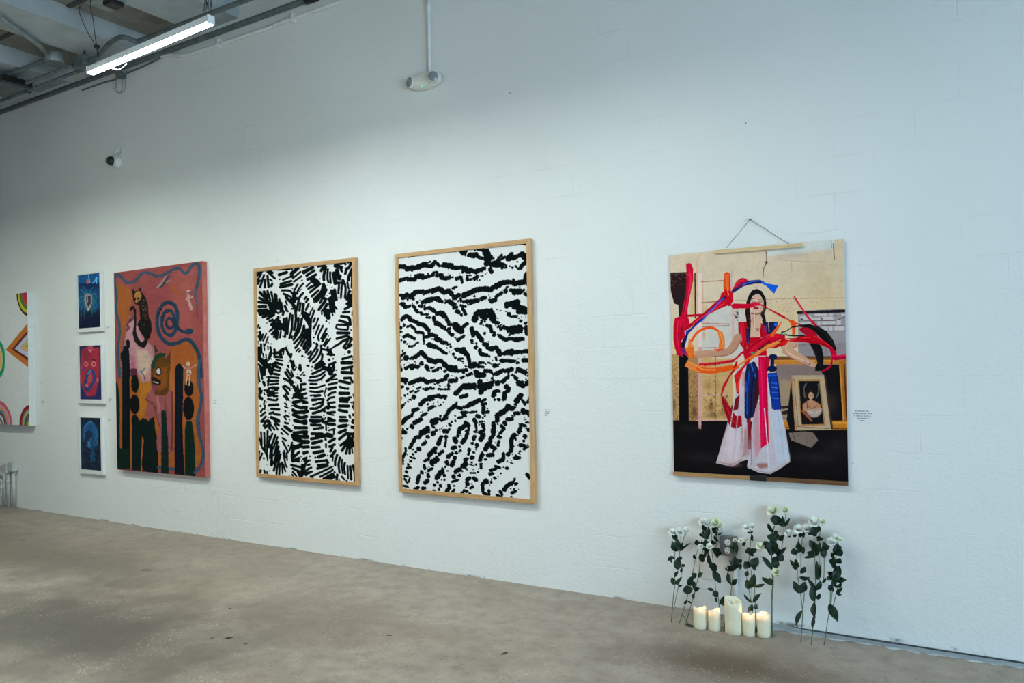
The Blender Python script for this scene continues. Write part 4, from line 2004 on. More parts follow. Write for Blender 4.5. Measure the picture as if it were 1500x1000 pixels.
('slim leafy cut stem furthest to the right along the wall, white blooms on top',(-0.86, -0.276, 0.004),[('s', 0.0042, [(-0.86, -0.279, 0.006), (-0.849, -0.22, 0.132), (-0.839, -0.189, 0.202), (-0.835, -0.155, 0.282), (-0.829, -0.132, 0.335)]), ('s', 0.0027, [(-0.843, -0.188, 0.205), (-0.845, -0.159, 0.27)]), ('s', 0.0023, [(-0.826, -0.192, 0.198), (-0.815, -0.165, 0.26), (-0.805, -0.149, 0.3)]), ('l', 0.0364, [(-0.842, -0.196, 0.205), (-0.796, -0.243, 0.131)]), ('l', 0.0239, [(-0.84, -0.155, 0.266), (-0.854, -0.164, 0.299)]), ('l', 0.0161, [(-0.812, -0.184, 0.262), (-0.782, -0.182, 0.3)]), ('l', 0.0162, [(-0.81, -0.143, 0.284), (-0.791, -0.164, 0.32)]), ('l', 0.0278, [(-0.826, -0.149, 0.293), (-0.824, -0.136, 0.337)]), ('s', 0.0035, [(-0.826, -0.139, 0.32), (-0.826, -0.098, 0.415), (-0.826, -0.057, 0.513)]), ('l', 0.0333, [(-0.827, -0.13, 0.322), (-0.805, -0.133, 0.402)]), ('l', 0.0296, [(-0.827, -0.156, 0.328), (-0.817, -0.125, 0.396)]), ('l', 0.0298, [(-0.835, -0.127, 0.348), (-0.863, -0.137, 0.363)]), ('l', 0.0334, [(-0.843, -0.122, 0.393), (-0.828, -0.113, 0.442)]), ('l', 0.0325, [(-0.827, -0.093, 0.401), (-0.806, -0.098, 0.435)]), ('l', 0.0183, [(-0.839, -0.107, 0.433), (-0.847, -0.096, 0.46)]), ('l', 0.0335, [(-0.828, -0.095, 0.446), (-0.822, -0.085, 0.511)]), ('l', 0.0254, [(-0.817, -0.09, 0.457), (-0.803, -0.09, 0.498)]), ('l', 0.0245, [(-0.851, -0.143, 0.32), (-0.842, -0.133, 0.35)]), ('b', 0.0199, [(-0.85, -0.071, 0.509)], 0), ('b', 0.0185, [(-0.831, -0.062, 0.533)], 0), ('b', 0.0113, [(-0.808, -0.065, 0.527)], 1)]),
]

# ------------------------------------------------------------------ colour helpers
def lin(c):
    c = np.asarray(c, float) / 255.0
    return np.where(c <= .04045, c / 12.92, ((c + .055) / 1.055) ** 2.4)
def rgb(*c): return tuple(float(v) for v in lin(c)) + (1.0,)
# ------------------------------------------------------------------ materials
def mat(name, col=(.8, .8, .8, 1), rough=.6, metal=0., spec=.5, **kw):
    m = bpy.data.materials.new(name); m.use_nodes = True
    b = m.node_tree.nodes['Principled BSDF']
    b.inputs['Base Color'].default_value = col
    b.inputs['Roughness'].default_value = rough
    b.inputs['Metallic'].default_value = metal
    b.inputs['Specular IOR Level'].default_value = spec
    for k, v in kw.items(): b.inputs[k.replace('_', ' ')].default_value = v
    return m
def nd(m, t, **kw):
    n = m.node_tree.nodes.new(t)
    for k, v in kw.items():
        if k in n.inputs.keys(): n.inputs[k].default_value = v
        else: setattr(n, k, v)
    return n
def lk(m, a, b): m.node_tree.links.new(a, b)
def bsdf(m): return m.node_tree.nodes['Principled BSDF']
def ramp(m, fac, stops):
    r = nd(m, 'ShaderNodeValToRGB'); e = r.color_ramp.elements
    while len(e) < len(stops): e.new(.5)
    for i, (p, c) in enumerate(stops):
        e[i].position = p; e[i].color = c if len(c) == 4 else (*c, 1)
    lk(m, fac, r.inputs['Fac']); return r.outputs['Color']
def noisy(m, c1, c2, scale=8, detail=4, stretch=(1, 1, 1), lo=.35, hi=.65, bump=0., coords='Object'):
    tc = nd(m, 'ShaderNodeTexCoord'); mp = nd(m, 'ShaderNodeMapping'); mp.inputs['Scale'].default_value = stretch
    lk(m, tc.outputs[coords], mp.inputs['Vector'])
    n = nd(m, 'ShaderNodeTexNoise', Scale=scale, Detail=detail); lk(m, mp.outputs[0], n.inputs['Vector'])
    lk(m, ramp(m, n.outputs['Fac'], [(lo, c1), (hi, c2)]), bsdf(m).inputs['Base Color'])
    if bump:
        b = nd(m, 'ShaderNodeBump', Strength=bump, Distance=.01); lk(m, n.outputs['Fac'], b.inputs['Height'])
        lk(m, b.outputs[0], bsdf(m).inputs['Normal'])
    return m
def math_(m, op, a, b=None, clamp=False):
    n = nd(m, 'ShaderNodeMath', operation=op, use_clamp=clamp)
    for i, v in enumerate((a, b)):
        if v is None: continue
        if isinstance(v, (int, float)): n.inputs[i].default_value = v
        else: lk(m, v, n.inputs[i])
    return n.outputs[0]
def mixc(m, fac, a, b, mode='MIX'):
    n = nd(m, 'ShaderNodeMix', data_type='RGBA', blend_type=mode)
    for i, v in ((0, fac), (6, a), (7, b)):
        if isinstance(v, (int, float)): n.inputs[i].default_value = v
        elif isinstance(v, tuple): n.inputs[i].default_value = v
        else: lk(m, v, n.inputs[i])
    return n.outputs[2]

def wall_material():
    m = mat('painted_block_wall', (.8, .8, .8, 1), .62, spec=.35)
    tc = nd(m, 'ShaderNodeTexCoord'); P = tc.outputs['Object']
    sep = nd(m, 'ShaderNodeSeparateXYZ'); lk(m, P, sep.inputs[0])
    big = nd(m, 'ShaderNodeTexNoise', Scale=.9, Detail=3); lk(m, P, big.inputs['Vector'])
    mid = nd(m, 'ShaderNodeTexNoise', Scale=9, Detail=5); lk(m, P, mid.inputs['Vector'])
    fine = nd(m, 'ShaderNodeTexNoise', Scale=55, Detail=4, Roughness=.6); lk(m, P, fine.inputs['Vector'])
    # brush and roller drips, stretched vertically
    mp = nd(m, 'ShaderNodeMapping'); mp.inputs['Scale'].default_value = (26, 1, 7); lk(m, P, mp.inputs['Vector'])
    drip = nd(m, 'ShaderNodeTexNoise', Scale=1, Detail=3); lk(m, mp.outputs[0], drip.inputs['Vector'])
    # block joints : brick texture laid on x/z
    cx = nd(m, 'ShaderNodeCombineXYZ'); lk(m, sep.outputs[0], cx.inputs[0]); lk(m, sep.outputs[2], cx.inputs[1])
    wob = nd(m, 'ShaderNodeVectorMath', operation='ADD'); lk(m, cx.outputs[0], wob.inputs[0])
    wn = nd(m, 'ShaderNodeVectorMath', operation='SCALE'); lk(m, mid.outputs['Color'], wn.inputs[0]); wn.inputs['Scale'].default_value = .02
    lk(m, wn.outputs[0], wob.inputs[1])
    br = nd(m, 'ShaderNodeTexBrick', Scale=1.0); br.inputs['Brick Width'].default_value = .405
    br.inputs['Row Height'].default_value = .203; br.inputs['Mortar Size'].default_value = .005; br.inputs['Mortar Smooth'].default_value = .6
    lk(m, wob.outputs[0], br.inputs['Vector'])
    jm = nd(m, 'ShaderNodeTexNoise', Scale=1.7, Detail=4); lk(m, P, jm.inputs['Vector'])
    jmask = nd(m, 'ShaderNodeMapRange'); lk(m, jm.outputs['Fac'], jmask.inputs[0])
    jmask.inputs[1].default_value = .5; jmask.inputs[2].default_value = .66
    joint = math_(m, 'MULTIPLY', br.outputs['Fac'], jmask.outputs[0])
    # pits
    vo = nd(m, 'ShaderNodeTexVoronoi', Scale=5.5); lk(m, P, vo.inputs['Vector'])
    pit = nd(m, 'ShaderNodeMapRange'); lk(m, vo.outputs['Distance'], pit.inputs[0])
    pit.inputs[1].default_value = .035; pit.inputs[2].default_value = .02
    pk = nd(m, 'ShaderNodeSeparateColor'); lk(m, vo.outputs['Color'], pk.inputs[0])
    pit2 = math_(m, 'MULTIPLY', pit.outputs[0], math_(m, 'GREATER_THAN', pk.outputs[0], .72))
    # base colour
    base = ramp(m, big.outputs['Fac'], [(.3, (.80, .80, .79)), (.7, (.84, .84, .835))])
    base = mixc(m, math_(m, 'MULTIPLY', joint, .08), base, (.42, .44, .46, 1))
    base = mixc(m, math_(m, 'MULTIPLY', pit2, .8), base, (.08, .08, .09, 1))
    # scuffed, gritty foot of the wall
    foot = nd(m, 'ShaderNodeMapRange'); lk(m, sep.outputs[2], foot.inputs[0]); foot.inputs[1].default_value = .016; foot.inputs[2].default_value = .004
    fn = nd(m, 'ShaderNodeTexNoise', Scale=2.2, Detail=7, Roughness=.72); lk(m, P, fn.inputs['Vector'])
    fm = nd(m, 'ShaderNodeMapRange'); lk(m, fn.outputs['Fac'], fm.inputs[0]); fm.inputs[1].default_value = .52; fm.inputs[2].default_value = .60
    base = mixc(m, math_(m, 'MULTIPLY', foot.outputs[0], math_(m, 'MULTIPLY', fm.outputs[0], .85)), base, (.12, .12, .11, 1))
    lk(m, base, bsdf(m).inputs['Base Color'])
    h = math_(m, 'ADD', math_(m, 'MULTIPLY', mid.outputs['Fac'], .5), math_(m, 'MULTIPLY', fine.outputs['Fac'], .34))
    h = math_(m, 'ADD', h, math_(m, 'MULTIPLY', drip.outputs['Fac'], .35))
    h = math_(m, 'SUBTRACT', h, math_(m, 'MULTIPLY', joint, .26))
    h = math_(m, 'SUBTRACT', h, math_(m, 'MULTIPLY', pit2, .6))
    b = nd(m, 'ShaderNodeBump', Strength=.6, Distance=.014); lk(m, h, b.inputs['Height']); lk(m, b.outputs[0], bsdf(m).inputs['Normal'])
    return m

def floor_material():
    m = mat('ground_concrete_floor', (.3, .26, .22, 1), .35, spec=.4)
    tc = nd(m, 'ShaderNodeTexCoord'); P = tc.outputs['Object']
    sep = nd(m, 'ShaderNodeSeparateXYZ'); lk(m, P, sep.inputs[0])
    a = nd(m, 'ShaderNodeTexNoise', Scale=.8, Detail=5, Roughness=.6, Distortion=.6); lk(m, P, a.inputs['Vector'])
    b_ = nd(m, 'ShaderNodeTexNoise', Scale=2.6, Detail=6, Roughness=.65); lk(m, P, b_.inputs['Vector'])
    c = nd(m, 'ShaderNodeTexNoise', Scale=120, Detail=2); lk(m, P, c.inputs['Vector'])
    base = ramp(m, a.outputs['Fac'], [(.26, FLOOR[0]), (.5, FLOOR[1]), (.74, FLOOR[2])])
    base = mixc(m, .55, base, ramp(m, b_.outputs['Fac'], [(.3, FLOOR[3]), (.52, FLOOR[1]), (.75, FLOOR[2])]))
    b2 = nd(m, 'ShaderNodeTexNoise', Scale=8.5, Detail=5, Roughness=.6); lk(m, P, b2.inputs['Vector'])
    base = mixc(m, .35, base, ramp(m, b2.outputs['Fac'], [(.32, FLOOR[3]), (.5, FLOOR[1]), (.68, FLOOR[2])]))
    # brown worn patches
    st = nd(m, 'ShaderNodeTexNoise', Scale=.55, Detail=3, Distortion=.3); mp = nd(m, 'ShaderNodeMapping'); mp.inputs['Location'].default_value = (3.3, 1.7, 0)
    lk(m, P, mp.inputs['Vector']); lk(m, mp.outputs[0], st.inputs['Vector'])
    sm = nd(m, 'ShaderNodeMapRange'); lk(m, st.outputs['Fac'], sm.inputs[0]); sm.inputs[1].default_value = .5; sm.inputs[2].default_value = .7
    base = mixc(m, math_(m, 'MULTIPLY', sm.outputs[0], .5), base, FLOOR[4])
    # worn spots, plus dark patches painting in the lower-left shade (centre x, y, radius x, radius y)
    for (px, py, rx, ry, f, colr) in STAINS_AND_SHADE:
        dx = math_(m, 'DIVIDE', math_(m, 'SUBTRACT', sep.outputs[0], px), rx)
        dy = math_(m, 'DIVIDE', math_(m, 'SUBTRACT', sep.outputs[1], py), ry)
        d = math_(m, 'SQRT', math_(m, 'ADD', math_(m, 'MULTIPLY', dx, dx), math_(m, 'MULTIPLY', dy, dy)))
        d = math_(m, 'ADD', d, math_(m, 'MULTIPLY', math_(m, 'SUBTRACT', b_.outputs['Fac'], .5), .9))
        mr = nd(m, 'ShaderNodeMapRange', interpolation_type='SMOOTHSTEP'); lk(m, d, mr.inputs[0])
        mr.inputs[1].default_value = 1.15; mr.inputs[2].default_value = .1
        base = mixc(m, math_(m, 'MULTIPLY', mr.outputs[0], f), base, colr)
    # fine grain and shell / stone chips
    base = mixc(m, .5, base, ramp(m, c.outputs['Fac'], [(.35, (.45, .45, .45)), (.65, (.56, .56, .56))]), 'OVERLAY')
    vo = nd(m, 'ShaderNodeTexVoronoi', Scale=72); lk(m, P, vo.inputs['Vector'])
    vc = nd(m, 'ShaderNodeSeparateColor'); lk(m, vo.outputs['Color'], vc.inputs[0])
    chip = math_(m, 'MULTIPLY', math_(m, 'LESS_THAN', vo.outputs['Distance'], .34), math_(m, 'GREATER_THAN', vc.outputs[0], .74))
    cm = nd(m, 'ShaderNodeMapRange'); lk(m, b_.outputs['Fac'], cm.inputs[0]); cm.inputs[1].default_value = .42; cm.inputs[2].default_value = .66
    chip = math_(m, 'MULTIPLY', chip, cm.outputs[0])
    base = mixc(m, math_(m, 'MULTIPLY', chip, .58), base, (.58, .53, .46, 1))
    v2 = nd(m, 'ShaderNodeTexVoronoi', Scale=48); lk(m, P, v2.inputs['Vector'])
    v2c = nd(m, 'ShaderNodeSeparateColor'); lk(m, v2.outputs['Color'], v2c.inputs[0])
    dk = math_(m, 'MULTIPLY', math_(m, 'LESS_THAN', v2.outputs['Distance'], .3), math_(m, 'GREATER_THAN', v2c.outputs[1], .85))
    base = mixc(m, math_(m, 'MULTIPLY', dk, .4), base, (.09, .075, .06, 1))
    lk(m, base, bsdf(m).inputs['Base Color'])
    lk(m, ramp(m, b_.outputs['Fac'], [(.3, (.42,) * 3), (.7, (.6,) * 3)]), bsdf(m).inputs['Roughness'])
    bp = nd(m, 'ShaderNodeBump', Strength=.12, Distance=.004); lk(m, c.outputs['Fac'], bp.inputs['Height']); lk(m, bp.outputs[0], bsdf(m).inputs['Normal'])
    return m
FLOOR = [(.220, .170, .134, 1), (.350, .287, .238, 1), (.46, .392, .336, 1), (.165, .126, .098, 1), (.235, .165, .115, 1)]
STAINS_AND_SHADE = [(-1.22, -.80, .72, .32, .95, (.125, .083, .054, 1)), (-2.75, -1.1, .35, .16, .4, (.22, .165, .12, 1)), (-3.5, -1.35, 1.0, .5, .55, (.17, .12, .085, 1)), (-.5, -.05, .5, .1, .6, (.12, .10, .085, 1)),
          (-4.8, -2.1, 2.2, .9, .85, (.065, .056, .046, 1)), (-6.6, -1.2, 2.0, .6, .65, (.10, .086, .07, 1)), (-8.6, -.9, 1.4, .6, .5, (.12, .10, .085, 1)), (-3.7, -1.0, .7, .3, .4, (.19, .145, .105, 1))]  # large left patches: dirtier concrete, deepened to paint in corner shade
def wood(name, a, b, stretch):
    m = mat(name, a, .45); return noisy(m, a, b, 14, 5, stretch, .3, .7, .05)
M = {}
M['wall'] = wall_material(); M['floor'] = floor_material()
M['plain_wall'] = noisy(mat('plain_painted_wall', rough=.7), (.30, .30, .29, 1), (.36, .36, .35, 1), 3)
M['beam'] = noisy(mat('painted_concrete_beam', rough=.7), (.38, .43, .46, 1), (.47, .52, .55, 1), 5, bump=.15)
M['deck'] = noisy(mat('ceiling_panel', rough=.85), (.19, .19, .17, 1), (.27, .265, .245, 1), 6, bump=.15)
M['seam_and_shadow'] = mat('dark_joint_and_shadow', (.06, .065, .065, 1), .9)
M['dkpipe'] = noisy(mat('dark_grey_conduit', rough=.5), (.085, .105, .108, 1), (.14, .165, .168, 1), 12)
M['gypipe'] = noisy(mat('grey_conduit', rough=.45), (.22, .25, .26, 1), (.32, .35, .36, 1), 12)
M['whpipe'] = noisy(mat('white_painted_conduit', rough=.5), (.72, .73, .72, 1), (.82, .83, .82, 1), 10, bump=.1)
M['flpipe'] = noisy(mat('pale_grey_floor_pipe', rough=.5), (.40, .42, .41, 1), (.54, .56, .55, 1), 14)
M['black'] = mat('black_plastic', (.012, .013, .014, 1), .35)
M['wire'] = mat('dark_wire', (.02, .022, .025, 1), .5)
M['whmetal'] = mat('white_enamel', (.82, .83, .84, 1), .35)
M['whplastic'] = noisy(mat('cream_plastic', rough=.4), (.74, .74, .68, 1), (.78, .78, .72, 1), 6)
M['white'] = noisy(mat('white_lacquer', rough=.45), (.76, .77, .77, 1), (.80, .81, .81, 1), 9)
M['oak'] = wood('pale_oak', (.48, .265, .115, 1), (.66, .41, .20, 1), (6, 6, .6))
M['oakh'] = wood('pale_oak_rail', (.46, .245, .10, 1), (.62, .37, .17, 1), (.6, 6, 6))
M['pine'] = wood('pine_strip', (.66, .44, .22, 1), (.78, .56, .31, 1), (.8, 8, 8))
M['brownwood'] = wood('brown_wood_strip', (.36, .19, .075, 1), (.50, .27, .11, 1), (.8, 8, 8))
M['dkwood'] = wood('dark_wood_strip', (.12, .052, .022, 1), (.19, .085, .036, 1), (.8, 8, 8))
M['canvas_side'] = noisy(mat('salmon_canvas_edge', rough=.8), (.46, .125, .10, 1), (.55, .165, .14, 1), 16)
M['canvas_white'] = noisy(mat('raw_white_canvas_edge', rough=.8), (.62, .64, .66, 1), (.68, .70, .72, 1), 20)
M['back'] = mat('backing_board', (.25, .2, .15, 1), .8)
M['ink'] = mat('printed_grey_ink', (.26, .27, .28, 1), .7); M['label'] = mat('clear_film_on_white', (.81, .815, .81, 1), .62, spec=.35)
M['steel'] = noisy(mat('grey_steel_plate', rough=.4, metal=.35), (.13, .14, .15, 1), (.19, .20, .21, 1), 30)
M['socket'] = mat('white_socket_face', (.80, .81, .82, 1), .35)
M['slot'] = mat('socket_slot', (.015, .015, .015, 1), .6)
M['lampglass'] = mat('grey_prismatic_lens', (.30, .33, .36, 1), .25, metal=.3)
M['stem'] = noisy(mat('green_stalk', rough=.5), (.035, .072, .036, 1), (.085, .15, .06, 1), 30)
M['groove'] = noisy(mat('grey_painted_kerb', rough=.6), (.24, .29, .33, 1), (.38, .44, .49, 1), 9, lo=.3, hi=.7)
M['kerbline'] = noisy(mat('chipped_white_paint_line', rough=.7), (.26, .25, .24, 1), (.60, .62, .63, 1), 14, lo=.4, hi=.55)
M['dust'] = mat('dark_crumb', (.03, .028, .025, 1), .8)
def leaf_mat():
    m = mat('dark_green_leaf', (.03, .07, .045, 1), .45)
    noisy(m, (.004, .014, .010, 1), (.014, .040, .020, 1), 14, 3); bsdf(m).inputs['Specular IOR Level'].default_value = .22
    bsdf(m).inputs['Transmission Weight'].default_value = 0
    return m
M['leaf'] = leaf_mat()
def petal_mat(name, inner, outer):
    m = mat(name, outer, .6); noisy(m, inner, outer, 22, 3, lo=.3, hi=.6)
    b = bsdf(m); b.inputs['Subsurface Weight'].default_value = .0; b.inputs['Subsurface Radius'].default_value = (.01, .01, .006); b.inputs['Subsurface Scale'].default_value = .4
    return m
M['petal'] = petal_mat('white_petal', (.84, .87, .78, 1), (.95, .96, .93, 1))
M['petalg'] = petal_mat('greenish_white_petal', (.78, .85, .56, 1), (.92, .94, .84, 1))
def wax():
    m = mat('ivory_wax', (.82, .76, .58, 1), .5)
    b = bsdf(m); b.inputs['Subsurface Weight'].default_value = .7
    b.inputs['Subsurface Radius'].default_value = (.5, .5, .5); b.inputs['Subsurface Scale'].default_value = .028
    noisy(m, (.84, .76, .57, 1), (.87, .80, .63, 1), 30, 3); return m
M['wax'] = wax()
def emit(name, col, st):
    m = bpy.data.materials.new(name); m.use_nodes = True; nt = m.node_tree; nt.nodes.clear()
    e = nt.nodes.new('ShaderNodeEmission'); e.inputs[0].default_value = col; e.inputs[1].default_value = st
    o = nt.nodes.new('ShaderNodeOutputMaterial'); nt.links.new(e.outputs[0], o.inputs[0]); return m
LAMPCOL = (.90, 1.0, .945, 1)
M['lens'] = emit('lit_diffuser', LAMPCOL, 310)
M['lens_warm'] = emit('lit_diffuser_warm', (.95, 1.0, .86, 1), 420)
M['flame'] = emit('lit_candle_flame', (1, .72, .34, 1), 2.6)
M['led'] = emit('green_indicator', (.05, 1, .45, 1), 2.2)
def glass_mat():
    m = bpy.data.materials.new('clear_glass'); m.use_nodes = True; nt = m.node_tree; nt.nodes.clear()
    t = nt.nodes.new('ShaderNodeBsdfTransparent'); g = nt.nodes.new('ShaderNodeBsdfGlossy'); g.inputs['Roughness'].default_value = .02
    f = nt.nodes.new('ShaderNodeFresnel'); f.inputs[0].default_value = 1.45; x = nt.nodes.new('ShaderNodeMixShader'); o = nt.nodes.new('ShaderNodeOutputMaterial')
    ge = nt.nodes.new('ShaderNodeNewGeometry'); mu = nt.nodes.new('ShaderNodeMath'); mu.operation = 'MULTIPLY'; su = nt.nodes.new('ShaderNodeMath'); su.operation = 'SUBTRACT'; su.inputs[0].default_value = 1
    nt.links.new(ge.outputs['Backfacing'], su.inputs[1]); nt.links.new(su.outputs[0], mu.inputs[0]); nt.links.new(f.outputs[0], mu.inputs[1]); nt.links.new(mu.outputs[0], x.inputs[0]); nt.links.new(t.outputs[0], x.inputs[1]); nt.links.new(g.outputs[0], x.inputs[2]); nt.links.new(x.outputs[0], o.inputs[0]); return m
M['glass'] = glass_mat()
def paint_mat(name, rough, spec=.4):
    m = mat(name, rough=rough, spec=spec); a = nd(m, 'ShaderNodeAttribute', attribute_name='paint'); lk(m, a.outputs['Color'], bsdf(m).inputs['Base Color']); return m
M['paint'] = paint_mat('brushed_paint', .6, .12); M['photo'] = paint_mat('satin_photo_print', .45, .10); M['print'] = paint_mat('matt_art_print', .8, .06); M['glossprint'] = paint_mat('gloss_print', .4, .1)
# ------------------------------------------------------------------ objects
def tag(o, label, cat, group=None):
    o['label'] = label; o['category'] = cat
    if group: o['group'] = group
    return o
def thing(name, label, cat, loc=(0, 0, 0), rot=(0, 0, 0), group=None):
    o = bpy.data.objects.new(name, None); COL.objects.link(o); o.location = loc; o.rotation_euler = rot
    o.empty_display_size = .05
    return tag(o, label, cat, group)
def obj(name, bm, m, parent=None, smooth=False, kind=None):
    me = bpy.data.meshes.new(name); bm.normal_update(); bm.to_mesh(me); bm.free()
    for x in (m if isinstance(m, (list, tuple)) else [m]): me.materials.append(x)
    if smooth: me.shade_smooth()
    o = bpy.data.objects.new(name, me); COL.objects.link(o)
    if parent: o.parent = parent
    if kind: o['kind'] = kind
    return o
def autosmooth(o, ang=40):
    me = o.data; me.shade_smooth()
    bm = bmesh.new(); bm.from_mesh(me)
    for e in bm.edges:
        if len(e.link_faces) == 2 and e.calc_face_angle(0) > math.radians(ang): e.smooth = False
    bm.to_mesh(me); bm.free()
def box(bm, x0, x1, y0, y1, z0, z1, mi=0, bev=0.):
    vs = [bm.verts.new((x, y, z)) for x in (x0, x1) for y in (y0, y1) for z in (z0, z1)]
    fs = [bm.faces.new([vs[i] for i in f]) for f in ((0, 1, 3, 2), (4, 6, 7, 5), (0, 4, 5, 1), (2, 3, 7, 6), (0, 2, 6, 4), (1, 5, 7, 3))]
    for f in fs: f.material_index = mi
    if bev: bmesh.ops.bevel(bm, geom=list({e for f in fs for e in f.edges}), offset=bev, segments=2, affect='EDGES', profile=.5)
    return bm
def bx(*a, **k): return box(bmesh.new(), *a, **k)
def tube(bm, pts, r, n=10, cap=True, mi=0):
    pts = [Vector(p) for p in pts]; rs = r if isinstance(r, (list, tuple)) else [r] * len(pts)
    rings = []; prev = None
    for i, p in enumerate(pts):
        d = (pts[min(i + 1, len(pts) - 1)] - pts[max(i - 1, 0)]).normalized()
        if prev is None:
            u = d.orthogonal().normalized()
        else:
            u = prev - d * prev.dot(d); u = u.normalized() if u.length > 1e-6 else d.orthogonal().normalized()
        prev = u; v = d.cross(u)
        rings.append([bm.verts.new(p + (u * math.cos(t) + v * math.sin(t)) * rs[i]) for t in [2 * math.pi * k / n for k in range(n)]])
    for a, b in zip(rings, rings[1:]):
        for k in range(n):
            f = bm.faces.new((a[k], a[(k + 1) % n], b[(k + 1) % n], b[k])); f.smooth = True; f.material_index = mi
    if cap:
        for rr, fl in ((rings[0], True), (rings[-1], False)):
            f = bm.faces.new(rr[::-1] if fl else rr); f.material_index = mi
    return bm
def spline(pts, n=6):
    P = [Vector(p) for p in pts]
    if len(P) < 3: return P
    out = []
    for i in range(len(P) - 1):
        p0, p1, p2, p3 = P[max(i - 1, 0)], P[i], P[i + 1], P[min(i + 2, len(P) - 1)]
        for k in range(n):
            t = k / n
            out.append(.5 * ((2 * p1) + (p2 - p0) * t + (2 * p0 - 5 * p1 + 4 * p2 - p3) * t * t + (3 * p1 - p0 - 3 * p2 + p3) * t ** 3))
    out.append(P[-1]); return out
def lathe(bm, prof, axis='z', n=24, c=(0, 0, 0), mi=0, fn=None):
    rings = []
    for (r, h) in prof:
        ring = []
        for k in range(n):
            t = 2 * math.pi * k / n; rr, hh = (r, h) if fn is None else fn(r, h, t)
            a, b = rr * math.cos(t), rr * math.sin(t)
            p = {'z': (a, b, hh), 'y': (a, hh, b), 'x': (hh, a, b)}[axis]
            ring.append(bm.verts.new((p[0] + c[0], p[1] + c[1], p[2] + c[2])))
        rings.append(ring)
    for a, b in zip(rings, rings[1:]):
        for k in range(n):
            f = bm.faces.new((a[k], a[(k + 1) % n], b[(k + 1) % n], b[k])); f.material_index = mi; f.smooth = True
    for rr in (rings[0], rings[-1]):
        if len({tuple(round(x, 6) for x in v.co) for v in rr}) > 2:
            f = bm.faces.new(rr); f.material_index = mi
    bmesh.ops.remove_doubles(bm, verts=bm.verts, dist=1e-6)
    bmesh.ops.recalc_face_normals(bm, faces=bm.faces)
    return bm
# ------------------------------------------------------------------ camera
F_PX, D, H, ROLL, CY = 1166.7, 4.69, 1.5, .018, 537.5
PHI = math.atan2(F_PX, 1859)
FW = Vector((-math.sin(PHI), math.cos(PHI), 0)); RT = Vector((math.cos(PHI), math.sin(PHI), 0)); UPV = Vector((0, 0, 1))
R_ = RT * math.cos(ROLL) - UPV * math.sin(ROLL); U_ = UPV * math.cos(ROLL) + RT * math.sin(ROLL)
cd = bpy.data.cameras.new('camera'); cam = bpy.data.objects.new('camera', cd); COL.objects.link(cam)
cam.matrix_world = Matrix(((R_.x, U_.x, -FW.x, 0), (R_.y, U_.y, -FW.y, -D), (R_.z, U_.z, -FW.z, H), (0, 0, 0, 1)))
cd.sensor_width = 36; cd.lens = F_PX / 1500 * 36; cd.shift_y = (CY - 500) / 1500; cd.clip_start = .05
S.camera = cam
# ------------------------------------------------------------------ room shell
X0, X1, Y0, ZC = -14., 4.2, -9.5, 4.78
GX = -1.25   # from here to the right the foot of the wall stands over a shallow painted channel
bm = bx(X0, X1, 0, .2, -.06, ZC)
obj('wall_back', bm, M['wall'], kind='structure')
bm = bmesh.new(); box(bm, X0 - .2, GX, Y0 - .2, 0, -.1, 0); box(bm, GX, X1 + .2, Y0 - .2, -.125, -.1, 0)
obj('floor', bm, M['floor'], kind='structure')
GW = .125
bm = bmesh.new(); n = 60; top = []
for i in range(n + 1):
    x = GX + (X1 - GX) * i / n; dz = .016 * min(1, i / 3)
    top.append([bm.verts.new((x, 0, -dz - .002)), bm.verts.new((x, -GW * .55, -dz)), bm.verts.new((x, -GW, .0004))])
bot = [[bm.verts.new((v.co.x, v.co.y, -.1)) for v in (r[0], r[2])] for r in top]
for i in range(n):
    for j in range(2): bm.faces.new((top[i][j], top[i + 1][j], top[i + 1][j + 1], top[i][j + 1]))
    bm.faces.new((top[i][2], top[i + 1][2], bot[i + 1][1], bot[i][1]))
bmesh.ops.recalc_face_normals(bm, faces=bm.faces)
obj('trim_1', bm, M['groove'], kind='structure')
def ragged(name, y0, w0, w1, z, m, seed, steps=150):
    bm = bmesh.new(); prev = None; rr = random.Random(seed)
    for i in range(steps + 1):
        x = GX + (X1 - GX) * i / steps; y = y0 + rr.uniform(-.006, .006); w = rr.uniform(w0, w1)
        a, b = bm.verts.new((x, y, z)), bm.verts.new((x, y - w, z - .0004))
        if prev: bm.faces.new((prev[0], prev[1], b, a))
        prev = (a, b)
    return obj(name, bm, m, kind='structure')
ragged('trim_2', -GW - .002, .004, .030, .0016, M['kerbline'], 8)
obj('foot_shadow_strip', bx(GX, X1, -.004, -.0005, -.03, -.010), M['seam_and_shadow'], kind='structure')  # dark strip laid in as the shadow line under the wall edge
# right wall has a wide glazed shopfront, left wall and the wall behind the viewer are plain
obj('wall_left', bx(X0 - .2, X0, Y0, .2, 0, ZC), M['plain_wall'], kind='structure')
obj('wall_front', bx(X0, X1, Y0 - .2, Y0, 0, ZC), M['plain_wall'], kind='structure')
WY0, WY1, WZ0, WZ1 = -7.2, -2.2, .1, 3.1
bm = bmesh.new(); box(bm, X1, X1 + .2, Y0, WY0, 0, ZC); box(bm, X1, X1 + .2, WY1, .2, 0, ZC)
box(bm, X1, X1 + .2, WY0, WY1, 0, WZ0); box(bm, X1, X1 + .2, WY0, WY1, WZ1, ZC)
obj('wall_right', bm, M['plain_wall'], kind='structure')
bm = bmesh.new()
for y in (WY0, WY0 + 1.64, WY0 + 3.30, WY1 - .06): box(bm, X1 + .05, X1 + .12, y, y + .06, WZ0, WZ1)
for z in (WZ0, WZ1 - .06): box(bm, X1 + .05, X1 + .12, WY0, WY1, z, z + .06)
w = obj('window_1', bm, M['black'], kind='structure')
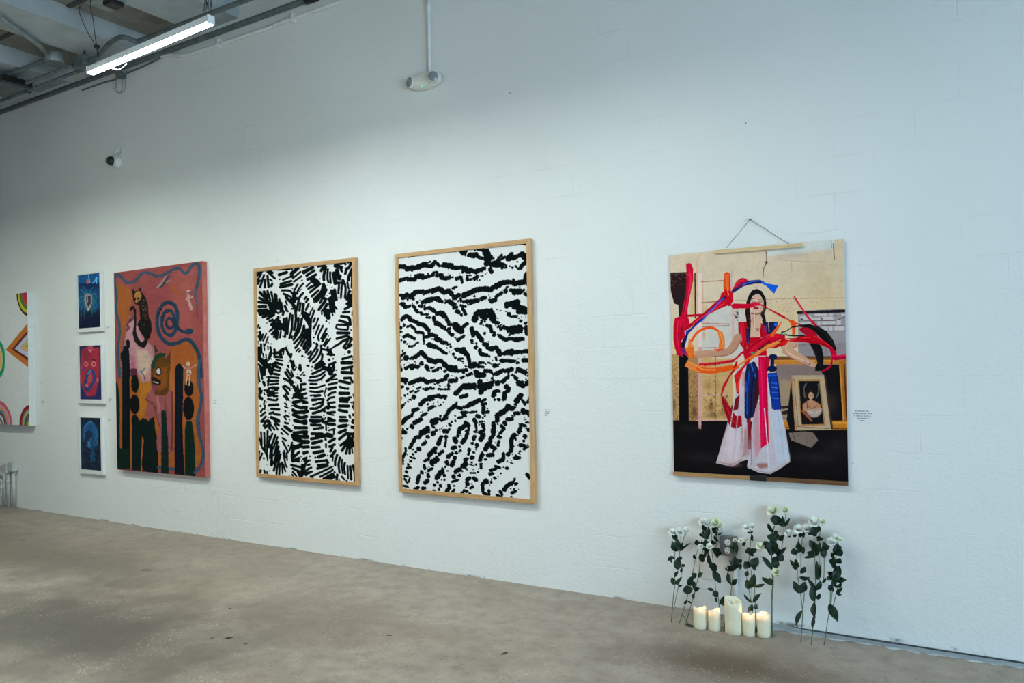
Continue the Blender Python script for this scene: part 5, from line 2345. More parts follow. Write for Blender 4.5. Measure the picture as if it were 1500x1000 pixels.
obj('pane', bx(X1 + .08, X1 + .09, WY0 + .03, WY1 - .03, WZ0 + .03, WZ1 - .03), M['glass'], w)
# ceiling deck with concrete beams
obj('ceiling', bx(X0 - .2, X1 + .2, Y0 - .2, .2, ZC, ZC + .12), M['deck'], kind='structure')
k = 0
for i in range(-5, 9):
    xc = -7.36 + 1.36 * i
    if xc - .28 < X0 or xc + .28 > X1: continue
    bm = bmesh.new()
    vs = [(-.28, 4.615), (.28, 4.615), (.30, ZC), (-.30, ZC)]
    a = [bm.verts.new((xc + x, Y0, z)) for x, z in vs]; b = [bm.verts.new((xc + x, 0, z)) for x, z in vs]
    for j in range(4): bm.faces.new((a[j], a[(j + 1) % 4], b[(j + 1) % 4], b[j]))
    bm.faces.new(a); bm.faces.new(b); bmesh.ops.recalc_face_normals(bm, faces=bm.faces)
    o = obj('ceiling_beam', bm, M['beam'], kind='structure')
# dark seams between the ceiling panels, running along the room
bm = bmesh.new()
for y in (-.78, -1.75, -2.7, -3.7, -4.7, -5.7, -6.7, -7.7, -8.7):
    for i in range(-5, 8):
        xa = -7.36 + 1.36 * i + .30; box(bm, xa, xa + .76, y, y + .045, ZC - .012, ZC + .001)
obj('trim_3', bm, M['seam_and_shadow'], kind='structure')
# ------------------------------------------------------------------ art painter
_rng = np.random.default_rng(11)
def vnoise(h, w, step, seed=0):
    r = np.random.default_rng(seed); gh, gw = int(h / step) + 3, int(w / step) + 3
    g = r.random((gh, gw)); y = np.arange(h) / step; x = np.arange(w) / step
    yi, xi = y.astype(int), x.astype(int); fy, fx = (y - yi)[:, None], (x - xi)[None, :]
    fy = fy * fy * (3 - 2 * fy); fx = fx * fx * (3 - 2 * fx)
    a = g[yi][:, xi]; b = g[yi][:, xi + 1]; c = g[yi + 1][:, xi]; d = g[yi + 1][:, xi + 1]
    return (a * (1 - fx) + b * fx) * (1 - fy) + (c * (1 - fx) + d * fx) * fy
class Canvas:
    def __init__(s, W, H, k, base, ref, rough=.25, seed=1, ink=1., fine=1., sat=1.):
        s.ink = ink; s.sat = sat
        s.k = k; s.w = int(W * k) + 1; s.h = int(H * k) + 1
        s.kx = (s.w - 1) / W; s.ky = (s.h - 1) / H; s.ref = lin(ref)
        s.img = np.zeros((s.h, s.w, 3)); s.img[:] = s.col(base)
        s.rough = (vnoise(s.h, s.w, 2.2 * k, seed) - .5) * 2 * rough * k + (vnoise(s.h, s.w, (.75 if fine < 2 else 1.15) * k, seed + 1) - .5) * rough * k * fine
    def col(s, c):
        v = lin(c) / s.ref * .80; g = v @ np.array([.3, .59, .11]); return np.clip(g + (v - g) * s.sat, 0, .93)
    def region(s, pts, pad):
        p = np.array(pts); x0, y0 = np.floor(p.min(0) - pad).astype(int); x1, y1 = np.ceil(p.max(0) + pad).astype(int) + 1
        x0, y0 = max(x0, 0), max(y0, 0); x1, y1 = min(x1, s.w), min(y1, s.h)
        if x1 <= x0 or y1 <= y0: return None
        Y, X = np.mgrid[y0:y1, x0:x1]; return (slice(y0, y1), slice(x0, x1)), X.astype(float), Y.astype(float)
    def put(s, sl, alpha, c): s.img[sl] = s.img[sl] * (1 - alpha[..., None]) + s.col(c) * alpha[..., None]
    def sc(s, nums): a = np.array(nums, float) / 10; return [(a[i] * s.kx, a[i + 1] * s.ky) for i in range(0, len(a), 2)]
    def line(s, pts, w0, w1, c, soft=1., smooth=True, al=1.):
        if smooth and len(pts) > 2:
            pts = [(v.x, v.y) for v in spline([(p[0], p[1], 0) for p in pts], 5)]
        r0, r1 = w0 * s.k / 2, w1 * s.k / 2; R = s.region(pts, max(r0, r1) + 3)
        if R is None: return
        sl, X, Y = R; best = np.full(X.shape, 1e9); n = max(len(pts) - 1, 1)
        if len(pts) == 1: best = np.hypot(X - pts[0][0], Y - pts[0][1]) - r0
        for i in range(len(pts) - 1):
            ax, ay = pts[i]; bx_, by = pts[i + 1]; dx, dy = bx_ - ax, by - ay; L = dx * dx + dy * dy + 1e-9
            t = np.clip(((X - ax) * dx + (Y - ay) * dy) / L, 0, 1)
            best = np.minimum(best, np.hypot(X - ax - t * dx, Y - ay - t * dy) - (r0 + (r1 - r0) * (i + t) / n))
        s.put(sl, al * np.clip(.5 - (best + s.rough[sl]) / soft, 0, 1), c)
    def polydist(s, pts, X, Y):
        d = np.full(X.shape, 1e18); ins = np.zeros(X.shape, bool); n = len(pts)
        for i in range(n):
            ax, ay = pts[i]; bx_, by = pts[(i + 1) % n]; dx, dy = bx_ - ax, by - ay; L = dx * dx + dy * dy + 1e-9
            t = np.clip(((X - ax) * dx + (Y - ay) * dy) / L, 0, 1); d = np.minimum(d, (X - ax - t * dx) ** 2 + (Y - ay - t * dy) ** 2)
            if abs(dy) > 1e-9: ins ^= ((ay > Y) != (by > Y)) & (X < dx * (Y - ay) / dy + ax)
        d = np.sqrt(d); return np.where(ins, -d, d)
    def poly(s, pts, c, soft=1.):
        R = s.region(pts, soft + 3)
        if R is None: return
        sl, X, Y = R; s.put(sl, np.clip(.5 - (s.polydist(pts, X, Y) + s.rough[sl]) / soft, 0, 1), c)
    def run(s, data):
        for ln in data.splitlines():
            t = ln.split()
            if not t: continue
            k = t[0]
            if k.isdigit():
                s.line(s.sc(t[1:]), float(k) / 10 * s.ink + .25, float(k) / 10 * s.ink * .92 + .25, (3, 11, 12)); continue
            c = tuple(map(float, t[1].split(',')))
            if k == 'P': s.poly(s.sc(t[2:]), c)
            elif k == 'Q': s.poly(s.sc(t[3:]), c, max(float(t[2]) / 10 * s.k * 1.6, 1))
            elif k == 'L': s.line(s.sc(t[3:]), float(t[2]) / 10, float(t[2]) / 10, c)
            elif k == 'T': s.line(s.sc(t[4:]), float(t[2]) / 10, float(t[3]) / 10, c)
            elif k == 'E':
                rx, ry = float(t[2]) / 10 * s.k, float(t[3]) / 10 * s.k; p = s.sc(t[4:])[0]
                R = s.region([(p[0] - rx, p[1] - ry), (p[0] + rx, p[1] + ry)], 3)
                if R:
                    sl, X, Y = R; q = np.hypot((X - p[0]) / rx, (Y - p[1]) / ry); s.put(sl, np.clip(.5 - ((q - 1) * min(rx, ry) + s.rough[sl]), 0, 1), c)
            elif k == 'G':
                rx, ry = float(t[3]) / 10 * s.k, float(t[4]) / 10 * s.k; p = s.sc(t[5:])[0]
                R = s.region([(p[0] - 2 * rx, p[1] - 2 * ry), (p[0] + 2 * rx, p[1] + 2 * ry)], 1)
                if R:
                    sl, X, Y = R; s.put(sl, float(t[2]) * np.exp(-1.6 * (((X - p[0]) / rx) ** 2 + ((Y - p[1]) / ry) ** 2)), c)
            elif k == 'S':
                pts = s.sc(t[4:]); R = s.region(pts, 1)
                if not R: continue
                sl, X, Y = R; dd = s.polydist(pts, X, Y); iy, ix = np.nonzero(dd < 0)
                for q in _rng.integers(0, max(len(iy), 1), int(t[2])) if len(iy) else []:
                    x, y = X[iy[q], ix[q]], Y[iy[q], ix[q]]; l = float(t[3]) / 10 * s.k
                    a = _rng.uniform(-1, 1, 2) * l * .9; wd = float(t[3]) / 10 * _rng.uniform(.5, 1.1)
                    s.line([(x, y), (x + a[0] * .6, y + a[1])], wd, wd, c, smooth=False, al=_rng.uniform(.25, .75))
    def grain(s, amt, step, seed):
        s.img *= (1 + amt * (vnoise(s.h, s.w, step * s.k, seed) - .5) * 2)[..., None]
    def mesh(s, name, W, Hh, y, m, parent, bend=None):
        X, Z = np.meshgrid(np.linspace(-W / 2, W / 2, s.w), np.linspace(Hh / 2, -Hh / 2, s.h))
        Yv = np.full(X.shape, y, float) + (bend(X / W, Z / Hh) if bend else 0)
        n = s.w * s.h; me = bpy.data.meshes.new(name); me.vertices.add(n)
        me.vertices.foreach_set('co', np.stack([X, Yv, Z], -1).astype(np.float32).ravel())
        i = (np.arange(s.h - 1)[:, None] * s.w + np.arange(s.w - 1)[None, :]).ravel(); nf = len(i)
        q = np.stack([i, i + s.w, i + s.w + 1, i + 1], -1).astype(np.int32)
        me.loops.add(nf * 4); me.loops.foreach_set('vertex_index', q.ravel()); me.polygons.add(nf)
        me.polygons.foreach_set('loop_start', (np.arange(nf) * 4).astype(np.int32))
        me.update(calc_edges=True); me.validate()
        at = me.color_attributes.new('paint', 'FLOAT_COLOR', 'POINT')
        at.data.foreach_set('color', np.concatenate([np.clip(s.img, 0, 1), np.ones((s.h, s.w, 1))], -1).astype(np.float32).ravel())
        me.materials.append(m); me.shade_smooth()
        o = bpy.data.objects.new(name, me); COL.objects.link(o)
        o.parent = parent; return o
def frame_mesh(W, Hh, f, y0, y1, sides=None):
    """mitred frame: outer W x Hh, moulding f wide (l, r, t, b), from y0 (front) to y1 (wall side)"""
    l, r, t, b = sides or (f, f, f, f); bm = bmesh.new()
    def loop(x0, x1, z0, z1, y): return [bm.verts.new(p) for p in ((x0, y, z1), (x1, y, z1), (x1, y, z0), (x0, y, z0))]
    e = .0022
    O0 = loop(-W / 2 + e, W / 2 - e, -Hh / 2 + e, Hh / 2 - e, y0); O1 = loop(-W / 2, W / 2, -Hh / 2, Hh / 2, y0 + e); O2 = loop(-W / 2, W / 2, -Hh / 2, Hh / 2, y1)
    a = (-W / 2 + l, W / 2 - r, -Hh / 2 + b, Hh / 2 - t)
    I0 = loop(*a, y0); I1 = loop(*a, y1)
    for A, B in ((O1, O0), (O2, O1), (O0, I0), (I0, I1), (I1, O2)):
        for i in range(4): bm.faces.new((A[i], A[(i + 1) % 4], B[(i + 1) % 4], B[i]))
    bmesh.ops.recalc_face_normals(bm, faces=bm.faces); return bm
def framed(key, name, label, group, k):
    x0, x1, z0, z1, d, rot = G[key]; W, Hh = x1 - x0, z1 - z0
    t = thing(name, label, 'framed artwork', ((x0 + x1) / 2, 0, (z0 + z1) / 2), (0, -rot, 0), group)
    bm = frame_mesh(W, Hh, .03, -d, -.004)
    # horizontal rails and upright stiles get grain along their own length
    for f in bm.faces:
        c = f.calc_center_median(); f.material_index = 1 if abs(c.z) > Hh / 2 - .031 and abs(c.x) < W / 2 - .031 else 0
    obj('frame', bm, [M['oak'], M['oakh']], t)
    obj('backing_board', bx(-W / 2 + .02, W / 2 - .02, -.022, -.006, -Hh / 2 + .02, Hh / 2 - .02), M['back'], t)
    Wp, Hp, data = ART[key]
    c = Canvas(Wp, Hp, k, (203, 215, 217), (206, 219, 221), rough=.16 if key == 'bw1' else .52, seed=len(key) * 7 + int(z0 * 1000), ink=1.08 if key == 'bw1' else 1.24, fine=1. if key == 'bw1' else 2.5); c.run(data); c.grain(.015, 6, 3)
    c.mesh('print', W - .06, Hh - .06, -d + .012, M['print'], t)
    return t
framed('bw1', 'framed_print', 'oak framed black and white abstract of short feathery strokes, between painting and larger frame', 'oak framed abstracts', 2.3)
framed('bw2', 'framed_print', 'oak framed black and white abstract of winding broken bands, nearest the tall photo poster', 'oak framed abstracts', 2.3)
# large painting on a deep stretched canvas
x0, x1, z0, z1, d, rot = G['painting']; W, Hh = x1 - x0, z1 - z0; d = .052
t = thing('painting', 'large salmon and orange canvas painted with black cat, blue snake and cacti', 'painting', ((x0 + x1) / 2, 0, (z0 + z1) / 2))
obj('stretcher', bx(-W / 2, W / 2, -d, -.0005, -Hh / 2, Hh / 2, bev=.003), M['canvas_side'], t)
c = Canvas(*ART['painting'][:2], 3.2, (152, 78, 75), (230, 242, 236), rough=.35, seed=4, sat=1.0); c.run(ART['painting'][2]); c.grain(.10, 2.5, 8); c.grain(.10, 12, 9); c.grain(.06, .7, 10)
c.mesh('painted_face', W - .004, Hh - .004, -d - .0012, M['paint'], t)
# rainbow canvas at the far left
x0, x1, z0, z1 = -10.68, -9.205, .948, 2.424; W, Hh, d = x1 - x0, z1 - z0, .075
t = thing('painting', 'white canvas with striped rainbow arcs and a diamond, cut off by left edge', 'painting', ((x0 + x1) / 2, 0, (z0 + z1) / 2))
obj('stretcher', bx(-W / 2, W / 2, -d, -.0005, -Hh / 2, Hh / 2, bev=.003), M['canvas_white'], t)
c = Canvas(*ART['rainbow'][:2], 3.0, (206, 212, 208), (204, 211, 207), rough=.2, seed=5); c.run(ART['rainbow'][2]); c.grain(.03, 3, 4)
c.mesh('painted_face', W - .004, Hh - .004, -d - .0012, M['paint'], t)
# three small prints in white box frames
for key, lab in (('print_a', 'small white framed print of a shell with sea-green tentacles on deep blue, topmost of three'),
                 ('print_b', 'small white framed print of a red face with a blue ringed mouth, middle of three'),
                 ('print_c', 'small white framed print of a pale blue mushroom on dark blue, lowest of three')):
    x0, x1, z0, z1 = G[key]; o = (.022, .034, .016, .042); fx0, fx1, fz0, fz1 = x0 - o[0], x1 + o[1], z0 - o[3], z1 + o[2]
    W, Hh, d = fx1 - fx0, fz1 - fz0, .032
    t = thing('framed_print', lab, 'framed print', ((fx0 + fx1) / 2, 0, (fz0 + fz1) / 2), group='small white framed prints')
    obj('frame', frame_mesh(W, Hh, 0, -d, -.004, o), M['white'], t)
    obj('backing_board', bx(-W / 2 + .012, W / 2 - .012, -.014, -.005, -Hh / 2 + .012, Hh / 2 - .012), M['back'], t)
    c = Canvas(*ART[key][:2], 7, (12, 30, 60), (182, 194, 188), rough=.25, seed=9); c.run(ART[key][2]); c.grain(.16, 2, 3)
    p = c.mesh('print', x1 - x0, z1 - z0, -.018, M['glossprint'], t); p.location = ((x0 + x1) / 2 - (fx0 + fx1) / 2, 0, (z0 + z1) / 2 - (fz0 + fz1) / 2)
    g = obj('glass_pane', bx(x0 - .004 - (fx0 + fx1) / 2, x1 + .004 - (fx0 + fx1) / 2, -.024, -.022, z0 - .004 - (fz0 + fz1) / 2, z1 + .004 - (fz0 + fz1) / 2), M['glass'], t)
# tall photo poster on its magnetic hanger
x0, x1, z0, z1, d, rot = G['poster']; W, Hh = x1 - x0, z1 - z0; cx, cz = (x0 + x1) / 2, (z0 + z1) / 2
t = thing('poster', 'tall photo poster of a woman with whirling ribbons, hung above the flowers and candles', 'poster', (cx, 0, cz))
c = Canvas(*ART['poster'][:2], 2.6, (204, 194, 172), (207, 221, 225), rough=.22, seed=6, sat=1.05); c.run(ART['poster'][2]); c.grain(.06, 1.2, 8); c.grain(.05, 9, 9)
bend = lambda u, v: -.006 * np.clip((v - .30) / .2, 0, 1) ** 2 - .004 * np.sin((u + .5) * math.pi * 2.2) * .5
c.mesh('photo_sheet', W, Hh, -d, M['photo'], t, bend)
obj('sheet_back', bx(-W / 2 + .001, W / 2 - .001, -d + .0035, -d + .0045, -Hh / 2 + .001, Hh / 2 - .02), M['white'], t)
def on_wall(px, py, dd=0.):
    v = FW + R_ * ((px - 750) / F_PX) + U_ * ((CY - py) / F_PX); s_ = (D - dd) / v.y; return Vector((0, -D, H)) + v * s_
def on_z(px, py, z):
    v = FW + R_ * ((px - 750) / F_PX) + U_ * ((CY - py) / F_PX); s_ = (z - H) / v.z; return Vector((0, -D, H)) + v * s_
a, b = on_wall(1046, 369, .03), on_wall(1174.5, 358.5, .03)
def bar(p, q, h, y0, y1, z_off=0):
    bm = bmesh.new(); vs = []
    for e in (p, q):
        for y in (y0, y1):
            for z in (-h / 2, h / 2): vs.append(bm.verts.new((e.x - cx, y, e.z - cz + z)))
    for f in ((0, 1, 3, 2), (4, 6, 7, 5), (0, 4, 5, 1), (2, 3, 7, 6), (0, 2, 6, 4), (1, 5, 7, 3)): bm.faces.new([vs[i] for i in f])
    bmesh.ops.recalc_face_normals(bm, faces=bm.faces); return bm
h1 = obj('hanger_bar', bar(a, b, .021, -.032, -.0205), M['pine'], t)
tipp = on_wall(1099, 321.5, .012)
bm = bmesh.new()
for e in (on_wall(1064, 363, .026), on_wall(1156, 357.5, .026)):
    tube(bm, [(e.x - cx, -.026, e.z - cz), (tipp.x - cx, -.014, tipp.z - cz)], .0016, 6)
tube(bm, [(tipp.x - cx - .006, -.014, tipp.z - cz - .002), (tipp.x - cx, -.012, tipp.z - cz + .006), (tipp.x - cx + .006, -.014, tipp.z - cz - .002)], .003, 6)
obj('hanging_cord', bm, M['wire'], t)
obj('hook_nail', lathe(bmesh.new(), [(.002, 0), (.002, -.018), (.005, -.019), (.005, -.021)], 'y', 10, (tipp.x - cx, 0, tipp.z - cz)), M['steel'], t)
zb = -Hh / 2 + .012
for nm, xa, xb, m_ in (('bottom_bar', -W / 2, -W / 2 + .475, M['brownwood']), ('bottom_bar', -W / 2 + .56, W / 2, M['dkwood'])):
    o = obj(nm, bx(xa, xb, -.031, -.0195, zb - .012, zb + .012, bev=.0015), m_, t)
    o['label'] = 'light brown half of the bottom bar' if m_ is M['brownwood'] else 'dark brown half of the bottom bar'
obj('bar_clip', bx(-W / 2 + .47, -W / 2 + .565, -.034, -.0185, zb - .0135, zb + .018, bev=.002), M['black'], t)
# ------------------------------------------------------------------ wall captions (tiny grey lines of lettering on clear labels)
def caption(px, py, lines, lab, wpx, seed):
    p = on_wall(px, py); r = random.Random(seed)
    t = thing('wall_label', lab, 'label', (p.x, -.001, p.z), group='artwork labels')
    sc = .0043
    hgt = len(lines) * .013
    obj('clear_label', bx(-wpx / 2 - .006, wpx / 2 + .006, -.0008, .0008, -hgt - .004, .008), M['label'], t)
    bm = bmesh.new()
    for i, (frac, off) in enumerate(lines):
        z = -i * .013; x = -wpx / 2 + off * wpx; xe = x + frac * wpx
        while x < xe - .004:
            L = min(r.uniform(.006, .022), xe - x); box(bm, x, x + L, -.0016, -.0007, z - .0024, z + .0024); x += L + r.uniform(.003, .006)
    obj('lettering', bm, M['ink'], t)
caption(1264, 602, [(.7, .1), (.95, 0), (.85, .05), (.6, .2), (.3, .35)], 'printed caption on the wall just right of the photo poster', .10, 1)
caption(803, 600, [(.9, 0), (.7, 0), (.65, 0), (.5, 0)], 'printed caption beside the winding-band framed abstract, right side', .05, 2)
caption(316, 586, [(.9, 0), (.6, .1), (.7, 0)], 'printed caption between the cat painting and the feathery framed abstract', .06, 3)
caption(159, 478, [(.8, 0), (.9, 0)], 'tiny caption at lower right of the blue shell print', .07, 4)
caption(162, 583, [(.9, 0), (.8, 0), (.6, 0)], 'tiny caption at lower right of the red face print', .07, 5)
caption(161, 614, [(.9, 0), (.7, 0)], 'tiny caption at upper right of the blue mushroom print', .07, 6)
caption(63, 586, [(.8, 0), (.9, 0), (.9, 0)], 'tiny caption right of the rainbow canvas', .06, 7)
# ------------------------------------------------------------------ strip lights
def strip(label, loc, rotz=0, L=1.213, lens='lens', group='tube lights along the wall', cables=()):
    t = thing('strip_light', label, 'light', loc, (0, 0, rotz), group)
    prof = [(-.018, .040), (.018, .040), (.0212, .0015), (-.0212, .0015)]
    bm = bmesh.new(); A = [bm.verts.new((0, y, z)) for y, z in prof]; B = [bm.verts.new((L, y, z)) for y, z in prof]
    for i in range(4): bm.faces.new((A[i], A[(i + 1) % 4], B[(i + 1) % 4], B[i]))
    bm.faces.new(A); bm.faces.new(B); bmesh.ops.recalc_face_normals(bm, faces=bm.faces)
    obj('housing', bm, M['whmetal'], t)
    prof = [(-.021, .0015), (.021, .0015), (.0205, -.0022), (.010, -.0030), (-.010, -.0030), (-.0205, -.0022)]
    bm = bmesh.new(); A = [bm.verts.new((.008, y, z)) for y, z in prof]; B = [bm.verts.new((L - .008, y, z)) for y, z in prof]
    for i in range(6): bm.faces.new((A[i], A[(i + 1) % 6], B[(i + 1) % 6], B[i]))
    bm.faces.new(A); bm.faces.new(B); bmesh.ops.recalc_face_normals(bm, faces=bm.faces)
    obj('diffuser', bm, M[lens], t)
    for x in (0, L): obj('end_cap', bx(x - .004, x + .004, -.0225, .0225, -.0035, .042, bev=.001), M['whmetal'], t)
    for pts in cables:
        obj('hanging_cable', tube(bmesh.new(), spline(pts), .0022, 6), M['wire'], t)
    return t
pl, pr = on_wall(132, 108, 1.9), on_wall(309, 34, 1.9)
LV = (pr - pl).length; zl = (pl.z + pr.z) / 2; roty = -math.asin((pr.z - pl.z) / LV)
def loc_of(p): return (p.x - pl.x, p.y + 1.9 - .0, p.z - pl.z)
cab = []
for pts in (((147, 88), (142.5, 71), (130, 48), (119, 22), (118, 8), (121, -6)), ((144, 86), (141, 60), (137, 25), (134, -5)), ((302, 23), (304, 10), (306, -4)), ((309, 24), (311, 8), (309, -6)), ((299, 25), (302, 0), (303, -8))):
    P = [Vector(loc_of(on_wall(x, y, 1.9))) for x, y in pts]
    e = P[-1]; P.append(Vector((e.x + .03, e.y, ZC - .165 - pl.z if False else 4.60 - pl.z))); P = [Vector((p.x, p.y, p.z)) for p in P]; cab.append([tuple(p) for p in P])
t = strip('lit white tube light hung on thin cables below the ceiling beams', (pl.x, -1.9, pl.z), L=LV, cables=cab)
t.rotation_euler = (0, roty, 0)
obj('cable_clip', bx(-.012, .012, -.012, .012, .0, .018), M['black'], t).location = Vector(loc_of(on_wall(142.5, 71, 1.9)))
sag = [loc_of(on_wall(x, y, 1.9)) for x, y in ((163, 101), (168, 103.5), (174, 104), (180, 101), (185, 96))]
obj('loose_cord', tube(bmesh.new(), spline(sag), .003, 6), M['whmetal'], t)
def cabs(L): return [[(x, 0, .04), (x, 0, .6), (x, 0, 4.78 - 3.36 - .003)] for x in (.12, L - .12)]
LIGHTS = [(-10.4, -1.9, 'lens_warm', 85), (-8.0, -1.9, 'lens_warm', 258), (-2.6, -1.9, 'lens', 172), (-6.5, -3.0, 'lens_warm', 211), (-4.6, -3.2, 'lens', 184), (-6.5, -4.8, 'lens', 61)]
for l_ in LIGHTS:
    k_ = l_[2] + '_%d' % l_[3]
    if k_ not in M: M[k_] = emit(k_, LAMPCOL if l_[2] == 'lens' else (.885, 1.0, .88, 1), l_[3])
for i, (x, y, l, st_) in enumerate(LIGHTS):
    names = ['first', 'second', 'third', 'fourth', 'fifth', 'sixth', 'seventh', 'eighth', 'ninth']
    strip('lit white tube light outside the view, %s along from the visible one' % names[i], (x, y, 3.36), lens=l + '_%d' % st_, cables=cabs(1.213))
# ------------------------------------------------------------------ conduits and fittings under the ceiling
def conduit(name, label, pts, r, m, cat='conduit', smoothn=0, group='conduits under the ceiling', hang=None):
    o = obj(name, tube(bmesh.new(), spline(pts, smoothn) if smoothn else pts, r, 12), M[m])
    if hang:
        for xh, zt_ in hang:
            yh, zh = pts[0][1], pts[0][2]
            bm = tube(bmesh.new(), [(xh, yh, zh), (xh, yh, zt_)], .005, 6); box(bm, xh - .012, xh + .012, yh - r - .006, yh + r + .006, zh - r - .004, zh - r + .004); obj('hanger_rod', bm, M['wire'], o)
    return tag(o, label, cat, group)
z = 4.5
kink = [on_z(x, y, z) for x, y in ((300, 23), (240, 46), (205, 59.5))] + [on_z(x, y, z + .0) for x, y in ((198, 60), (190, 57), (180, 54), (170, 57), (158, 66), (147, 78), (135, 87), (122, 92))]
conduit('conduit', 'dark grey conduit with a hump passing behind the tube light', [(X1, -.33, z), (-2, -.34, z)] + [tuple(p) for p in kink], .021, 'dkpipe', smoothn=4)
conduit('conduit', 'thick dark grey pipe along the top edge of the wall', [(X1, -.04, 4.53), (-6, -.04, 4.53), (X0, -.04, 4.53)], .025, 'dkpipe')
tag(obj('pipe_coupling', lathe(bmesh.new(), [(.0262, -.06), (.038, -.06), (.038, .06), (.0262, .06)], 'x', 14, (-4.78, -.04, 4.53)), M['black']), 'black coupling on the dark pipe above the white conduit', 'coupling')
wp = [(X1, -.022, 4.425), (-4.4, -.022, 4.43)] + [(on_wall(x, y, .022).x, -.022, on_wall(x, y, .022).z) for x, y in ((400, 38), (330, 62), (292, 75), (275, 80), (262, 81.5), (248, 80), (236, 83))]
t = thing('conduit', 'white painted conduit strapped along the wall just below the dark pipe', 'conduit', (0, 0, 0), group='conduits under the ceiling')
obj('pipe', tube(bmesh.new(), spline(wp, 4), .017, 12), M['whpipe'], t)
for px, py in ((321, 64.5), (430, 27)):
    p = on_wall(px, py, .022); obj('pipe_strap', bx(p.x - .012, p.x + .012, -.044, -.0005, p.z - .03, p.z + .045, bev=.003), M['whpipe'], t)
cab = [on_wall(x, y, .02) for x, y in ((236, 84), (222, 91), (205, 99), (192, 104), (180, 110), (168, 116), (150, 121), (120, 132))]
conduit('cable', 'thin dark cable drooping along the wall under the tube light', [(p.x, -.016, p.z) for p in cab], .008, 'dkpipe', 'cable', 4, None)
for lab, ya, xs in (('upper of two dark conduits left of the tube light', -.39, -7.45), ('lower of two dark conduits left of the tube light', -.27, -7.3)):
    conduit('conduit', lab, [(xs, ya, 4.5), (X0, ya, 4.5)], .017, 'dkpipe', hang=[(-8.72, 4.617), (-11.44, 4.617)])
b1 = on_z(80, 85, 4.56)
conduit('conduit', 'grey conduit crossing the ceiling beams into a round box', [tuple(on_z(-40, 0, 4.575)), tuple(on_z(0, 25, 4.575)), tuple(on_z(50, 61, 4.575)), (b1.x, b1.y - .05, 4.575)], .02, 'gypipe')
conduit('conduit', 'dark conduit leaving the round ceiling box toward the left', [(b1.x - .05, b1.y, 4.58), (X0, b1.y, 4.58)], .02, 'dkpipe')
t = thing('ceiling_box', 'grey round electrical box under the ceiling left of the tube light', 'electrical box', (b1.x, b1.y, 4.50))
obj('box', lathe(bmesh.new(), [(.07, 0), (.085, .01), (.085, .10), (.04, .115)], 'z', 18), M['gypipe'], t, True); obj('cover', lathe(bmesh.new(), [(.088, -.004), (.088, .004)], 'z', 18), M['dkpipe'], t)
jb = on_z(122, 92, 4.5)
t = thing('junction_box', 'dark junction box with tangled wires at left end of tube light', 'electrical box', (jb.x, jb.y, 4.5))
obj('box', bx(-.09, .09, -.06, .06, -.05, .05, bev=.006), M['dkpipe'], t); obj('hanger_rod', tube(bmesh.new(), [(.02, 0, .04), (.02, 0, .118)], .006, 6), M['wire'], t); bm = bmesh.new()
r = random.Random(4)
for i in range(5):
    P = [(r.uniform(-.1, .1), r.uniform(-.07, .07), r.uniform(-.05, .03)) for _ in range(4)]; tube(bm, spline(P), .006, 6)
obj('wires', bm, M['wire'], t)
p = on_z(157, 3, 4.6)
t = thing('ceiling_fitting', 'dark square fitting on the ceiling at the top edge above the tube light', 'electrical box', (p.x, p.y, 4.6))
obj('box', bx(-.13, .13, -.10, .10, -.02, .178, bev=.006), M['gypipe'], t); obj('lens_hood', bx(.03, .15, -.06, .06, -.06, -.02, bev=.008), M['black'], t)
p = on_z(8, 128, 4.5)
t = thing('junction_box', 'dark box clamped on the conduits at the far left ceiling corner', 'electrical box', (p.x, p.y, 4.5))
obj('box', bx(-.22, .22, -.16, .10, -.04, .06, bev=.006), M['dkpipe'], t); obj('hanger_rod', tube(bmesh.new(), [(0, 0, .05), (0, 0, .278)], .006, 6), M['wire'], t); obj('clamp', bx(.24, .30, -.17, .12, -.03, .03, bev=.004), M['black'], t)
# jelly-jar wall lamp
p = on_wall(175, 112, .06)
t = thing('wall_lamp', 'unlit glass jar lamp hanging from dark bracket at wall top', 'wall lamp', (p.x, -.065, p.z))
bm = bx(-.03, .03, -.02, .063, -.01, .05, bev=.004); tube(bm, [(-.09, .0, -.02), (0, 0, 0), (.10, .02, .03)], .009, 8); obj('bracket', bm, M['dkpipe'], t)
bm = lathe(bmesh.new(), [(.030, -.01), (.045, -.02), (.05, -.08), (.042, -.125), (.02, -.15), (.0005, -.155)], 'z', 20); obj('jar', bm, M['glass'], t, True)
bm = bmesh.new()
for a in range(6):
    ca, sa = math.cos(a * math.pi / 3), math.sin(a * math.pi / 3)
    tube(bm, spline([(.05 * ca, .05 * sa, -.01), (.056 * ca, .056 * sa, -.09), (.04 * ca, .04 * sa, -.145), (0, 0, -.166)]), .0025, 6)
obj('wire_guard', bm, M['gypipe'], t)
# security camera
p = on_wall(174.5, 238)
t = thing('security_camera', 'small white wall camera with black dome, high above the cat painting', 'camera', (p.x, 0, p.z))
obj('base', lathe(bmesh.new(), [(.060, -.002), (.060, -.02), (.052, -.045), (.040, -.062), (.012, -.066)], 'y', 26), M['whplastic'], t, True)
bm = bmesh.new(); bmesh.ops.create_uvsphere(bm, u_segments=24, v_segments=14, radius=.045, matrix=Matrix.Translation((-.022, -.072, .004)))
obj('dome', bm, M['black'], t, True)
obj('lens', lathe(bmesh.new(), [(.012, -.113), (.014, -.118), (.002, -.119)], 'y', 14, (-.03, 0, .004)), M['lampglass'], t)
P = [(.02, -.03, .055), (-.005, -.03, .09), (.0, -.022, .13), (.05, -.018, .15), (.095, -.018, .13), (.09, -.018, .09), (.05, -.02, .075), (.02, -.02, .10), (.04, -.016, .145), (.11, -.014, .15), (.135, -.004, .14)]
obj('cable_loop', tube(bmesh.new(), spline(P), .0055, 8), M['whpipe'], t)
